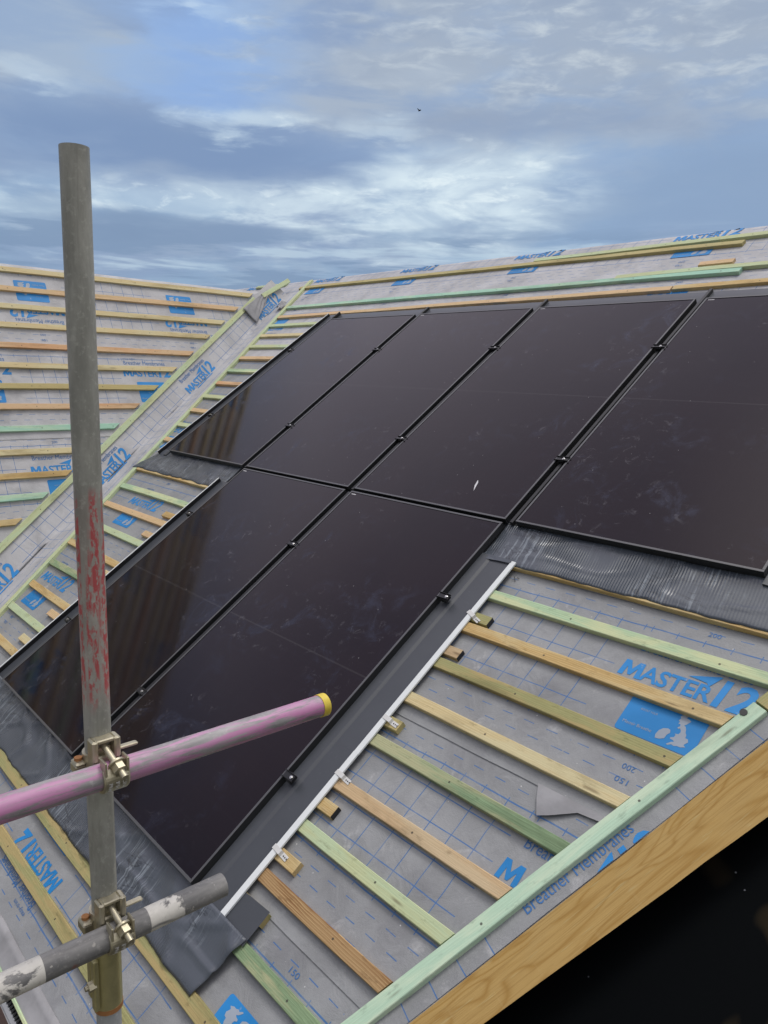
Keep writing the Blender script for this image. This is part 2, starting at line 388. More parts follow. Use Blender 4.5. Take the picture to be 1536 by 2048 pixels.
def tube_mat(name, kind):
    mt, t, b = mat(name, .50, .5, .0)
    v = objco(t, False); s = t.sep(v)                       # tube axis = local Z
    vs = t.vscale(v, (22, 22, 6))
    n = t.noise(vs, 1.0, 6, .65, .3); n2 = t.noise(v, 85, 5, .65); lng = t.noise(t.vscale(v, (55, 55, 2.0)), 1.0, 5, .62, .2)
    if kind == 'grey': c1, c2 = (.235, .238, .212), (.39, .392, .355)
    elif kind == 'pink': c1, c2 = (.20, .195, .20), (.34, .33, .335)
    elif kind == 'pale': c1, c2 = (.36, .38, .39), (.50, .52, .53)
    else: c1, c2 = (.12, .12, .12), (.27, .265, .255)
    col = t.mix(t.ramp(n, .3, .7), c1, c2)
    col = t.mix(t.m('MULTIPLY', t.ramp(n2, .52, .72), .35), col, tuple(q * 1.5 for q in c2))
    col = t.mix(t.m('MULTIPLY', t.ramp(lng, .56, .72), .35), col, tuple(q * .42 for q in c1))
    h = t.m('ADD', n, t.m('MULTIPLY', n2, .4))
    if kind == 'grey':
        sc = t.noise(t.vscale(v, (60, 60, 13)), 1.0, 6, .68, .3); sp = t.noise(t.vscale(v, (120, 120, 60)), 1.0, 3, .6)
        zone = t.m('MULTIPLY', t.ramp(s[2], -1.00, -.93), t.ramp(s[2], -.60, -.56, 1, 0))
        stripe = t.ramp(t.noise(t.vscale(v, (45, 45, 1.2)), 1.0, 3, .5), .40, .50)
        red = t.m('MULTIPLY', zone, t.m('MULTIPLY', t.ramp(sc, .40, .50), t.m('MULTIPLY', stripe, t.ramp(sp, .41, .53))))
        col = t.mix(t.m('MULTIPLY', red, .9), col, (.46, .030, .045))
        col = t.mix(t.m('MULTIPLY', zone, .12), col, (.40, .24, .21))
    if kind == 'pink':
        p1 = t.noise(t.vscale(v, (75, 75, 7.0)), 1.0, 8, .70, .25)
        pk = t.ramp(p1, .43, .55)
        hue = t.noise(t.vscale(v, (30, 30, 2)), 1, 3, .5)
        col = t.mix(t.m('MULTIPLY', pk, .82), col, t.mix(t.ramp(hue, .35, .65), (.47, .16, .36), (.50, .25, .42)))
    if kind == 'mortar':
        p1 = t.noise(t.vscale(v, (16, 16, 14)), 1.0, 5, .58, .5)
        cm = t.ramp(p1, .52, .57)
        z1 = t.m('MAXIMUM', t.m('COMPARE', s[2], 1.700, .036), t.m('COMPARE', s[2], 1.405, .06))
        cm = t.m('MULTIPLY', t.ramp(p1, .42, .47), z1)
        side = t.ramp(t.noise(t.vscale(v, (20, 20, 4)), 1, 3, .5), .40, .46)
        col = t.mix(t.m('MULTIPLY', t.m('MULTIPLY', cm, side), .92), col, t.mix(n2, (.56, .54, .49), (.76, .74, .68)))
        fl = t.ramp(t.noise(v, 50, 5, .6), .63, .68)
        col = t.mix(t.m('MULTIPLY', fl, .7), col, (.48, .46, .42))
        col = t.mix(t.m('MULTIPLY', t.ramp(t.noise(v, 12, 3, .5), .68, .75), .6), col, (.24, .08, .05))
        h = t.m('ADD', h, t.m('MULTIPLY', cm, 2.5))
    t.link(col, b.inputs['Base Color'])
    bump(t, b, h, .4, .0012)
    return mt
T_GREY, T_PINK, T_MORT, T_PALE = (tube_mat(a, k) for a, k in (('galvanised_tube', 'grey'), ('pink_painted_tube', 'pink'), ('mortar_splashed_tube', 'mortar'), ('pale_galvanised_tube', 'pale')))
def sheet_mat():
    mt, t, b = mat('black_plastic_sheet', .55, .015)
    v = objco(t, False)
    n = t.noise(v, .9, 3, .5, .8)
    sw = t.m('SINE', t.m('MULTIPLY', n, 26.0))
    col = t.mix(t.m('MULTIPLY', t.ramp(sw, .62, 1.0), .7), (.0028, .0034, .0040), (.026, .020, .012))  # brown ribbons stand for reflections of the timber, painted into the colour
    vo = t.add('ShaderNodeTexVoronoi'); t.link(v, vo.inputs['Vector']); vo.inputs['Scale'].default_value = 15
    cs = t.sep(vo.outputs['Color'])
    sp = t.m('MULTIPLY', t.ramp(vo.outputs['Distance'], .035, .06, 1, 0), t.m('GREATER_THAN', cs[1], .40))
    col = t.mix(t.m('MULTIPLY', sp, .6), col, (.17, .18, .20))
    t.link(col, b.inputs['Base Color'])
    return mt
SHEET = sheet_mat()
def brick_mat():
    mt, t, b = mat('red_brick', .85, .2)
    v = objco(t, False)
    bk = t.add('ShaderNodeTexBrick'); t.link(t.vscale(v, (1, 1, 1)), bk.inputs['Vector'])
    s = t.sep(v); t.link(t.comb(t.m('ADD', s[0], s[1]), s[2], 0.0), bk.inputs['Vector'])
    bk.inputs['Color1'].default_value = (.26, .10, .06, 1); bk.inputs['Color2'].default_value = (.34, .15, .09, 1); bk.inputs['Mortar'].default_value = (.40, .37, .33, 1)
    bk.inputs['Scale'].default_value = 1; bk.inputs['Brick Width'].default_value = .225; bk.inputs['Row Height'].default_value = .075; bk.inputs['Mortar Size'].default_value = .005
    t.link(bk.outputs['Color'], b.inputs['Base Color']); return mt
BRICK = brick_mat()
def ground_mat():
    mt, t, b = mat('earth_ground', .95, .1)
    v = objco(t, False)
    n = t.noise(v, .35, 8, .65, .4); n2 = t.noise(v, 6, 6, .65)
    col = t.mix(t.ramp(n, .4, .6), (.13, .10, .07), (.07, .09, .035))
    t.link(t.mix(t.m('MULTIPLY', n2, .5), col, (.17, .14, .10)), b.inputs['Base Color']); bump(t, b, n2, .6, .05); return mt

# ------------------------------------------------------------------ mesh helpers
class MB:
    def __init__(s): s.v = []; s.f = []; s.m = []; s.uv = {}; s.sm = []
    def add(s, vs, fs, mi=0, uvs=None, smooth=False):
        o = len(s.v); s.v += [tuple(q) for q in vs]
        for f in fs:
            s.f.append(tuple(i + o for i in f)); s.m.append(mi); s.sm.append(smooth)
        if uvs is not None:
            for i, q in enumerate(uvs): s.uv[o + i] = q
        return s
    def box(s, x0, x1, y0, y1, z0, z1, mi=0, mtx=None):
        vs = [Vector((x, y, z)) for z in (z0, z1) for y in (y0, y1) for x in (x0, x1)]
        if mtx: vs = [mtx @ q for q in vs]
        return s.add(vs, [(0, 2, 3, 1), (4, 5, 7, 6), (0, 1, 5, 4), (2, 6, 7, 3), (0, 4, 6, 2), (1, 3, 7, 5)], mi)
    def cbox(s, x0, x1, y0, y1, z0, z1, ch=.0015, mi=0, mtx=None):
        vs = []
        for z, c in ((z0, ch), (z0 + ch, 0), (z1 - ch, 0), (z1, ch)):
            k = ch if c == 0 else ch * 2
            a, b_, c_, d_ = x0 + c, x1 - c, y0 + c, y1 - c
            vs += [Vector(q) for q in ((a + ch, c_, z), (b_ - ch, c_, z), (b_, c_ + ch, z), (b_, d_ - ch, z), (b_ - ch, d_, z), (a + ch, d_, z), (a, d_ - ch, z), (a, c_ + ch, z))]
        if mtx: vs = [mtx @ q for q in vs]
        fs = [tuple(range(7, -1, -1)), tuple(range(24, 32))]
        for r in range(3):
            for i in range(8):
                j = (i + 1) % 8; fs.append((r * 8 + i, r * 8 + j, r * 8 + 8 + j, r * 8 + 8 + i))
        return s.add(vs, fs, mi)
    def tube(s, p0, p1, r, seg=32, mi=0, hollow=0.0, rings=1, jit=0.0, smooth=True):
        p0, p1 = Vector(p0), Vector(p1); d = (p1 - p0); L = d.length; d.normalize()
        q = d.to_track_quat('Z', 'Y').to_matrix()
        ex, ey = q @ Vector((1, 0, 0)), q @ Vector((0, 1, 0))
        vs = []
        for k in range(rings + 1):
            c = p0 + d * (L * k / rings)
            for i in range(seg):
                a = 2 * math.pi * i / seg
                rr = r * (1 + (jit * noise.noise(Vector((i * .7, k * .9, r * 50))) if jit else 0))
                vs.append(c + (ex * math.cos(a) + ey * math.sin(a)) * rr)
        fs = [(k * seg + i, k * seg + (i + 1) % seg, (k + 1) * seg + (i + 1) % seg, (k + 1) * seg + i) for k in range(rings) for i in range(seg)]
        s.add(vs, fs, mi, smooth=smooth)
        if hollow:
            o = [vs[i] for i in range(seg)] + [p0 + (vs[i] - p0) * hollow for i in range(seg)] + [vs[rings * seg + i] for i in range(seg)] + [p1 + (vs[rings * seg + i] - p1) * hollow for i in range(seg)]
            f2 = []
            for i in range(seg):
                j = (i + 1) % seg
                f2 += [(i, seg + i, seg + j, j), (2 * seg + i, 2 * seg + j, 3 * seg + j, 3 * seg + i), (seg + i, 3 * seg + i, 3 * seg + j, seg + j)]
            s.add(o, f2, mi)
        else:
            s.add([vs[i] for i in range(seg)], [tuple(range(seg - 1, -1, -1))], mi)
            s.add([vs[rings * seg + i] for i in range(seg)], [tuple(range(seg))], mi)
        return s
    def build(s, name, mats, parent=None, mw=None):
        me = bpy.data.meshes.new(name); me.from_pydata(s.v, [], s.f)
        for q in (mats if isinstance(mats, (list, tuple)) else [mats]): me.materials.append(q)
        me.polygons.foreach_set('material_index', s.m)
        me.polygons.foreach_set('use_smooth', s.sm)
        if s.uv:
            ul = me.uv_layers.new(name='UVMap')
            for lp in me.loops: ul.data[lp.index].uv = s.uv.get(lp.vertex_index, (0, 0))
        me.validate(); me.update()
        o = bpy.data.objects.new(name, me); COL.objects.link(o)
        if mw is not None: o.matrix_world = mw
        if parent is not None: o.parent = parent
        return o
def tag(o, label, cat, group=None):
    o['label'] = label; o['category'] = cat
    if group: o['group'] = group
    return o
def empty(name, label, cat, mw, group=None):
    o = bpy.data.objects.new(name, None); o.empty_display_size = .1; COL.objects.link(o); o.matrix_world = mw
    return tag(o, label, cat, group)
T = lambda x, y, z: Matrix.Translation((x, y, z))

# ------------------------------------------------------------------ left roof plane (meets the main roof in the valley)
V0 = Vector((-.295, -1.104, -.075))
_n = math.sqrt(1 + .03 ** 2)
MRr = Matrix.Rotation(PITCH, 3, 'X')
E1 = Vector((-.03 / _n, 1 / _n, 0))
VAL = MRr @ Vector((-.336, .942, 0)).normalized()
E3 = VAL.cross(E1).normalized()
if E3.z < 0: E3 = -E3
E2 = E3.cross(E1)
_o = MR @ V0
ML = Matrix(((E1.x, E2.x, E3.x, _o.x), (E1.y, E2.y, E3.y, _o.y), (E1.z, E2.z, E3.z, _o.z), (0, 0, 0, 1)))
va, vb = VAL.dot(E1), VAL.dot(E2)                  # valley direction in left-roof axes (.78, .63)
RIDGE_V, RIDGE_B, ZM, ZB = 3.035, 2.545, -.075, -.050

def hmain(u, v):
    n = noise.noise(Vector((u * 2.3, v * 4.0, 1.3))) * .0032 + noise.noise(Vector((u * 6, v * 9, 5.1))) * .0012
    if v > 2.0: n = noise.noise(Vector((u * 1.1, v * 2.0, 1.3))) * .0022
    return ZM + n
def hleft(a, b):
    return noise.noise(Vector((a * 2.6, b * 3.3, 21.3))) * .006 + noise.noise(Vector((a * 8, b * 9, 3.1))) * .0018
def fold(p, ridge):
    """carry points that pass the ridge down the far slope"""
    u, v, z = p
    if v <= ridge: return (u, v, z)
    zr = ZM if ridge == RIDGE_V else 0.0
    e = v - ridge; c = math.cos(2 * PITCH); s = math.sin(2 * PITCH); h = z - zr
    return (u, ridge + e * c + h * s, zr - e * s + h * c)

def text_polys(body, w_, h_, bold=0.0, shear=0.0, sp=1.0):
    cu = bpy.data.curves.new('txt', 'FONT'); cu.body = body; cu.size = 1; cu.offset = bold; cu.resolution_u = 3
    cu.shear = shear; cu.space_character = sp
    o = bpy.data.objects.new('txt', cu)
    me = bpy.data.meshes.new_from_object(o)
    xs = [v.co.x for v in me.vertices]; ys = [v.co.y for v in me.vertices]
    x0, x1, y0, y1 = min(xs), max(xs), min(ys), max(ys)
    if h_ is None: h_ = (y1 - y0) * w_ / (x1 - x0)
    vs = [((v.co.x - x0) / (x1 - x0) * w_, (v.co.y - y0) / (y1 - y0) * h_) for v in me.vertices]
    fs = [tuple(p.vertices) for p in me.polygons]
    bpy.data.meshes.remove(me); bpy.data.objects.remove(o); bpy.data.curves.remove(cu)
    return vs, fs
GB = [(.30, 1.0), (.50, .98), (.44, .90), (.60, .88), (.66, .84), (.56, .72), (.50, .68), (.58, .66), (.66, .58), (.70, .50), (.78, .44), (.80, .36), (.92, .35), (.98, .27), (.90, .20), (.88, .16), (.98, .12), (.80, .07), (.66, .07), (.56, .04), (.44, .06), (.30, .0), (.24, .02), (.38, .12), (.48, .15), (.42, .18), (.28, .19), (.26, .23), (.38, .27), (.40, .34), (.34, .37), (.48, .39), (.52, .46), (.48, .52), (.42, .56), (.36, .53), (.30, .56), (.38, .62), (.34, .68), (.26, .66), (.28, .74), (.20, .76), (.24, .84), (.18, .90)]
IE = [(-.30, .30), (-.18, .40), (.0, .44), (.12, .42), (.16, .34), (.08, .26), (.06, .14), (-.10, .08), (-.28, .06), (-.34, .16)]
def rrect(x0, x1, y0, y1, r=.012):
    o = []
    for cx, cy, a in ((x1 - r, y1 - r, 0), (x0 + r, y1 - r, 90), (x0 + r, y0 + r, 180), (x1 - r, y0 + r, 270)):
        for k in range(4): o.append((cx + r * math.cos(R(a + 30 * k)), cy + r * math.sin(R(a + 30 * k))))
    return o
def make_print(box_h=.155, gap=.055, top='bar'):
    """one repeat of the printed mark, baseline of the big word at y=0: list of (verts2d, faces, material, lift)"""
    P_ = []
    def t(body, x, y, w_, h_, mi, bold=0., shear=0., lift=0.0, sp=1.0):
        vs, fs = text_polys(body, w_, h_, bold, shear, sp); P_.append(([(a + x, b + y) for a, b in vs], fs, mi, lift))
    M_ = [(0, 0), (.05, 1), (.30, 1), (.50, .50), (.70, 1), (.95, 1), (1, 0), (.77, 0), (.74, .60), (.56, .10), (.44, .10), (.26, .60), (.23, 0)]
    P_.append(([(a * .084, b * .070) for a, b in M_], [(0, 12, 11, 2, 1), (2, 11, 10, 3), (3, 10, 9), (3, 9, 8, 4), (4, 8, 7, 6, 5)], 1, 0.0))
    t('ASTER', .080, 0, .257, .070, 1, .022, 0, 0, .96)
    t('12', .345, -.004, .125, .116, 1, .030, .10)
    P_.append(([(.232, .082), (.330, .115), (.340, .115), (.312, .064), (.300, .076)], [(0, 4, 3, 2, 1)], 1, 0.0003))
    t('Breather Membranes', .030, .122, .405, .040, 2, .0, 0)
    t('easy-trim', .032, .170, .120, .022, 2, .0, 0)
    x0, x1 = .105, .378
    if top == 'bar_only':
        P_.append((rrect(x0, x1, -.052, -.036, .006), [tuple(range(16))], 1, 0.0)); return P_
    P_.append((rrect(x0, x1, -gap - box_h, -gap), [tuple(range(16))], 1, 0.0))
    t('200', .215, .266, .046, .020, 2); t('150', .215, .318, .046, .020, 2)
    for body, y in (('200', -.335), ('150', -.385)):
        vs, fs = text_polys(body, .046, .020); P_.append(([(.25 - a, y + .02 - b) for a, b in vs], fs, 2, 0.0))
    s = min(box_h, .16)
    cx, cy = x0 + .165, -gap - box_h + .012
    for pol in (GB, IE): P_.append(([(cx + a * .080, cy + b * s * .84) for a, b in pol], None, 3, .0006))
    t('Master Breathe', x0 + .016, -gap - box_h + .032, .105, .012, 3, 0, 0, .0006)
    t('BOOST YOUR', x0 + .05, -gap - .055, .06, .008, 3, 0, 0, .0006)
    return P_
PRINT = make_print()
PRINT_V = make_print(top='bar_only')
PRINT_L = make_print(.205, .055)
PRINT_R = [(v_, f_, m_i, l_ + .0016) for v_, f_, m_i, l_ in make_print(.165, .090)]
def stamp(bm_out, prints, mapf, keep=None):
    """lay the print on a surface: cut into small pieces so that it follows the wrinkles"""
    for vs, fs, mi, lift in prints:
        bm = bmesh.new()
        bv = [bm.verts.new((a, b, 0)) for a, b in vs]
        if fs is None: fs = [tuple(range(len(vs)))]
        for f in fs:
            try: bm.faces.new([bv[i] for i in f])
            except ValueError: pass
        bmesh.ops.triangulate(bm, faces=bm.faces[:])
        for ax in (0, 1):
            lo = min(q.co[ax] for q in bm.verts); hi = max(q.co[ax] for q in bm.verts)
            k = math.floor(lo / .04) + 1
            while k * .04 < hi:
                no = Vector((1, 0, 0)) if ax == 0 else Vector((0, 1, 0))
                bmesh.ops.bisect_plane(bm, geom=bm.verts[:] + bm.edges[:] + bm.faces[:], plane_co=no * (k * .04), plane_no=no); k += 1
        bm.normal_update()
        bm.verts.index_update()
        P3 = [mapf(q.co.x, q.co.y, .0013 + lift) for q in bm.verts]
        F = []
        for f in bm.faces:
            ids = [q.index for q in f.verts]
            if keep and not all(keep(P3[i]) for i in ids): continue
            a, b, c_ = (Vector(P3[i]) for i in ids[:3])
            if (b - a).cross(c_ - a).z < 0: ids.reverse()
            F.append(ids)
        bm_out.add(P3, F, mi)
        bm.free()

MM = [MEMB, INK, INKF, INKP]; MMTL = [MEMB_L, INK, INKF, INKP]
VR_MAIN = lambda v: -.69 - .356 * v                    # valley line on the main roof
EDGE_R = lambda v: 4.493 + .378 * (v + 1.859)          # right raking edge of the main roof
def sheet(name, label, mats, frame, hf, b0, b1, fl, fr, edge0, flip, anchor, prints, base, na=None, ridge=None, nb=26, kr=(-3, 6), z_low=.004):
    """one roll of membrane from b0 (lower) to b1 (upper); edge0 = where the roll's own top edge lies"""
    mb = MB(); rows = nb; n = na or 70
    def H(u, v):
        k = (b1 - v) / (b1 - b0)
        return hf(u, v) + z_low * k
    vs, uvs = [], []
    for j in range(rows + 1):
        v = b0 + (b1 - b0) * j / rows
        l, r_ = fl(v), fr(v)
        for i in range(n + 1):
            u = l + (r_ - l) * i / n
            vv = v + (noise.noise(Vector((u * 3, b0, 2))) * .006 if j == 0 else 0)
            p = (u, vv, H(u, v))
            vs.append(fold(p, ridge) if ridge else p)
            uvs.append((u - anchor, edge0 - v) if not flip else (anchor - u, 1 - (edge0 - v)))
    fs = [(j * (n + 1) + i, j * (n + 1) + i + 1, (j + 1) * (n + 1) + i + 1, (j + 1) * (n + 1) + i) for j in range(rows) for i in range(n)]
    mb.add(vs, fs, 0, uvs, True)
    for k in range(*kr):
        off = anchor + 1.43 * k * (-1 if flip else 1)
        c0 = off + (-.235 if flip else .235)
        if not (fl(base) - .2 < c0 < fr(base) + .2): continue
        def mp(x, y, dz, off=off):
            u, v = (off - x, base - y) if flip else (off + x, base + y)
            p = (u, v, H(u, v) + dz)
            return fold(p, ridge) if ridge else p
        stamp(mb, prints, mp, lambda p: fl(p[1]) < p[0] < fr(p[1]) - .003)
    o = mb.build(name, mats, None, frame)
    return tag(o, label, 'roofing membrane', 'membrane sheets laid over the rafters')

G_BAT = 'battens nailed across the roofs'
def batten(label, key, frame, u0, u1, v, ztop, dv=0.0, k0=0.0, k1=0.0, w_=.050, h_=.025, name='roof_batten', bow=.008, group=G_BAT, cat='batten'):
    """timber bar from u0 to u1, upper edge at v (v+dv at the far end); k0/k1 = slant of the sawn ends"""
    L = u1 - u0; ang = math.atan2(dv, L); n = max(2, int(L / .10)); ch = .0022
    sd = random.random() * 90
    prof = [(0, -ch), (0, -h_ + ch), (-ch, -h_), (-w_ + ch, -h_), (-w_, -h_ + ch), (-w_, -ch), (-w_ + ch, 0), (-ch, 0)]
    vs = []
    for i in range(n + 1):
        f = i / n; x = L * f
        dy = noise.noise(Vector((x * .9, sd, 0))) * bow; dz = noise.noise(Vector((x * 1.1, sd, 7))) * bow * .3
        for y, z in prof:
            xx = x + (k0 * y if i == 0 else (k1 * y if i == n else 0))
            jj = noise.noise(Vector((x * 9, y * 60 + sd, z * 60))) * .0008
            vs.append((xx, y + dy + jj, z + dz + jj * .6))
    fs = [(i * 8 + j, i * 8 + (j + 1) % 8, i * 8 + 8 + (j + 1) % 8, i * 8 + 8 + j) for i in range(n) for j in range(8)]
    fs += [tuple(range(8)), tuple(n * 8 + i for i in range(7, -1, -1))]
    fs = [tuple(reversed(f)) for f in fs]
    mb = MB().add(vs, fs)
    o = mb.build(name, WOOD[key], None, frame @ T(u0, v, ztop) @ Matrix.Rotation(ang, 4, 'Z'))
    return tag(o, label, cat, group)

# ------------------------------------------------------------------ setting: ground and the house carcass
g = MB().add([(-400, -400, 0), (400, -400, 0), (400, 400, 0), (-400, 400, 0)], [(0, 1, 2, 3)]).build('ground', ground_mat())
g['kind'] = 'structure'

# ------------------------------------------------------------------ membranes of the main roof
sheet('roofing_membrane', 'lowest grey membrane sheet by the eaves, its blue print upside down', MM, MR, hmain, -2.75, -1.76, lambda v: VR_MAIN(v) - .05, EDGE_R, -1.76, True, 2.872, PRINT, -2.355)
sheet('roofing_membrane', 'grey membrane sheet right of the white strip, its printed M cut by the raking batten', MM, MR, hmain, -1.92, -.91, lambda v: VR_MAIN(v) - .05, EDGE_R, -.91, False, .165, PRINT, -1.392)
o_r0 = sheet('roofing_membrane', 'grey membrane sheet with big readable blue print beside the raking batten, right of the panels', MM, MR, hmain, -1.07, -.07, lambda v: VR_MAIN(v) - .05, EDGE_R, -.07, False, 4.375 - 1.43 * 3 + .04, PRINT, -.553)
sheet('roofing_membrane', 'grey membrane sheet mostly hidden under the upper panels, seen right of the valley', MM, MR, hmain, -.23, .77, lambda v: VR_MAIN(v) - .05, EDGE_R, .77, False, .7, PRINT, .285)
sheet('roofing_membrane', 'grey membrane sheet seen only between battens left of the top panel', MM, MR, hmain, .61, 1.61, lambda v: VR_MAIN(v) - .05, EDGE_R, 1.61, True, .25, PRINT, 1.03)
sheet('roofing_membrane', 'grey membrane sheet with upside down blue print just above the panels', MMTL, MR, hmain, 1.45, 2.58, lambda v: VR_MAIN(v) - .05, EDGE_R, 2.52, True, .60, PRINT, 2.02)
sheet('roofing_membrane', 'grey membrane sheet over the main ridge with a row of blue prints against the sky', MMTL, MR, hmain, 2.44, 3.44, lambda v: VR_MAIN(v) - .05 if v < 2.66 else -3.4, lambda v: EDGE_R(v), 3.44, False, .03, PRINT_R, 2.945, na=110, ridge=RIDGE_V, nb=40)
mb = MB()
mb.add([fold((x, y, -.08), RIDGE_V) for y in (3.40, 6.4) for x in (-3.4, 6.4)], [(0, 1, 3, 2)], 0, [(0, 0)] * 4)
tag(mb.build('roofing_membrane', PLAIN, None, MR), 'grey membrane on the far slope behind the main ridge', 'roofing membrane', 'membrane sheets laid over the rafters')
# small pen cross near the top of the white strip
pc = MB()
for a, b_ in (((3.735, -.285), (3.765, -.262)), ((3.738, -.262), (3.760, -.288)), ((3.752, -.262), (3.768, -.266))):
    d_ = Vector((b_[0] - a[0], b_[1] - a[1], 0)).normalized(); n_ = Vector((-d_.y, d_.x, 0)) * .0012
    pc.add([(q[0] + k * n_.x, q[1] + k * n_.y, hmain(q[0], q[1]) + .0065) for q in (a, b_) for k in (1, -1)], [(0, 1, 3, 2)])
o = pc.build('pen_mark', BLACK); o.parent = o_r0
# torn corner of the lap
fl = MB(); pts = [(4.405, -1.062, 0), (4.66, -1.062, 0), (4.655, -1.085, .004), (4.58, -1.092, .004), (4.505, -1.145, .008), (4.470, -1.165, .009), (4.432, -1.11, .004)]
fl.add([(x, y, hmain(x, y) + .006 + z) for x, y, z in pts], [(6, 5, 4, 3, 2, 1, 0)], 0)
o = fl.build('torn_flap', PLAIN); o.parent = o_r0
# folded eaves strip
es = MB(); n = 60; vs = []
for j, (v, z) in enumerate(((-2.604, .004), (-2.606, .014), (-2.63, .016), (-2.65, .010), (-2.668, .015), (-2.69, .012))):
    for i in range(n + 1):
        u = .3 + 3.9 * i / n
        vs.append((u, v + noise.noise(Vector((u * 2, v, 0))) * .004, ZM + z + noise.noise(Vector((u * 5, v * 30, 3))) * .003))
es.add(vs, [(j * (n + 1) + i, (j + 1) * (n + 1) + i, (j + 1) * (n + 1) + i + 1, j * (n + 1) + i + 1) for j in range(5) for i in range(n)], 0, None, True)
tag(es.build('eaves_membrane', PLAIN, None, MR), 'folded plain grey strip along the eaves with a raised upper edge', 'membrane strip')

# ------------------------------------------------------------------ membranes of the left roof
LR = lambda b: b * va / vb + .02
LL = lambda b: -5.0
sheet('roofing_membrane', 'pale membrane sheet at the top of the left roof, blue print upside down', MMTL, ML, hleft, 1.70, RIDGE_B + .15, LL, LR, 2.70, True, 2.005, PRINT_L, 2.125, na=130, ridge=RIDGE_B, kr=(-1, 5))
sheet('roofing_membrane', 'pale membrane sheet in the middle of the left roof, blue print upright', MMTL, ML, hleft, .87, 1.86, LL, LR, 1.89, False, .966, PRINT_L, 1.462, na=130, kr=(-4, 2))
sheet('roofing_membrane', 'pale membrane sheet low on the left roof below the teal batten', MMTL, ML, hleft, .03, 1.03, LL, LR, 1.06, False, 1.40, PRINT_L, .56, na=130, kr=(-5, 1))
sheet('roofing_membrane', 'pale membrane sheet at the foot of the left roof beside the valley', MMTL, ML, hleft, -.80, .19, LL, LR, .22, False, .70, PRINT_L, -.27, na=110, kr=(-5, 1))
mb = MB()
mb.add([fold((x, y, -.006), RIDGE_B) for y in (RIDGE_B + .14, 5.0) for x in (-5, 3.4)], [(0, 1, 3, 2)], 0, [(0, 0)] * 4)
tag(mb.build('roofing_membrane', PLAIN, None, ML), 'pale membrane on the far slope behind the left ridge', 'roofing membrane', 'membrane sheets laid over the rafters')

# valley strip: folded sheet, local x along the valley, y across (left roof side positive)
nl = Vector((-vb, va, 0)); dl = Vector((va, vb, 0))
vm = Vector((-.336, .942, 0)).normalized(); nm = Vector((vm.y, -vm.x, 0))
MRi = MR.inverted()
def val_pt(s, t, z):
    """s metres up the valley, t metres to its left (negative: right, on the main roof); result in main-roof axes"""
    wob_ = noise.noise(Vector((s * 1.6, t * 5, 41))) * .004 + noise.noise(Vector((s * 6, t * 9, 43))) * .0012
    if t >= 0:
        p = ML @ (dl * s + nl * t + Vector((0, 0, .009 + wob_ + z)))
        return MRi @ p
    return V0 + vm * s + nm * (-t) + Vector((0, 0, .009 + wob_ + z))
mb = MB(); vs, uvs = [], []
ts = [.24, .20, .16, .12, .08, .05, .025, .008, -.008, -.03, -.06, -.10, -.15, -.20, -.26]; N = 110
for i in range(N + 1):
    s = -2.0 + 6.05 * i / N
    for t in ts:
        tt = max(-.02, min(.02, t)) if abs(t) < .02 else t
        vs.append(val_pt(s, t, .003 * math.exp(-(t / .03) ** 2))); uvs.append((s - 2.03, .59 - t))
m_ = len(ts)
mb.add(vs, [(i * m_ + j, i * m_ + j + 1, (i + 1) * m_ + j + 1, (i + 1) * m_ + j) for i in range(N) for j in range(m_ - 1)], 0, uvs, True)
for k in range(-2, 2):
    stamp(mb, PRINT_V, lambda x, y, dz, k=k: val_pt(2.03 + 1.43 * k + x, y + .012, dz + .0012 + .003 * math.exp(-((y + .012) / .03) ** 2)))
tag(mb.build('valley_membrane', MMTL, None, MR), 'long membrane strip folded down the valley, blue print reading up the slope', 'roofing membrane')

# printed strip along the raking edge at the right
dr2 = Vector((.378, 1, 0)).normalized(); nl2 = Vector((-dr2.y, dr2.x, 0))
O2 = Vector((4.590, -1.425, 0)) - dr2 * .03 - nl2 * .122
def rk_pt(s_, t_, z):
    q = O2 + dr2 * s_ + nl2 * t_
    return Vector((q.x, q.y, hmain(q.x, q.y) + .0060 + z))
tR = (Vector((EDGE_R(-1.4), -1.4, 0)) - O2).dot(nl2); tL = (Vector((4.865 + .378 * (-1.4 + .558), -1.4, 0)) - O2).dot(nl2) + .004
mb = MB(); vs, uvs = [], []; N = 110
for i in range(N + 1):
    s_ = -1.5 + 6.2 * i / N
    for j in range(5):
        t_ = tR + .003 + (tL - tR - .02) * j / 4
        vs.append(rk_pt(s_, t_, 0)); uvs.append((s_, .59 - t_))
mb.add(vs, [(i * 5 + j, (i + 1) * 5 + j, (i + 1) * 5 + j + 1, i * 5 + j + 1) for i in range(N) for j in range(4)], 0, uvs, True)
stamp(mb, [q for q in PRINT[:6] if q[2] == 2 and max(a[1] for a in q[0]) < .168], lambda x, y, dz: rk_pt(x, y - .030, dz))
big = []
for q in PRINT[:4]:                                       # only the part of the big figures that the board leaves free
    if q[2] != 1: continue
    bm = bmesh.new(); bv = [bm.verts.new((a, b, 0)) for a, b in q[0]]
    for f in q[1]:
        try: bm.faces.new([bv[i] for i in f])
        except ValueError: pass
    bmesh.ops.bisect_plane(bm, geom=bm.verts[:] + bm.edges[:] + bm.faces[:], plane_co=Vector((0, tR + .034, 0)), plane_no=Vector((0, -1, 0)), clear_outer=True)
    bm.verts.index_update()
    if bm.faces: big.append(([(v_.co.x, v_.co.y) for v_ in bm.verts], [tuple(v_.index for v_ in f.verts) for f in bm.faces], 1, q[3]))
    bm.free()
for k in (0, 1): stamp(mb, big, lambda x, y, dz, k=k: rk_pt(x + 1.43 * k, y - .030, dz))
tag(mb.build('valley_membrane', MM, None, MR), 'narrow membrane strip between the raking batten and the brown board', 'roofing membrane')

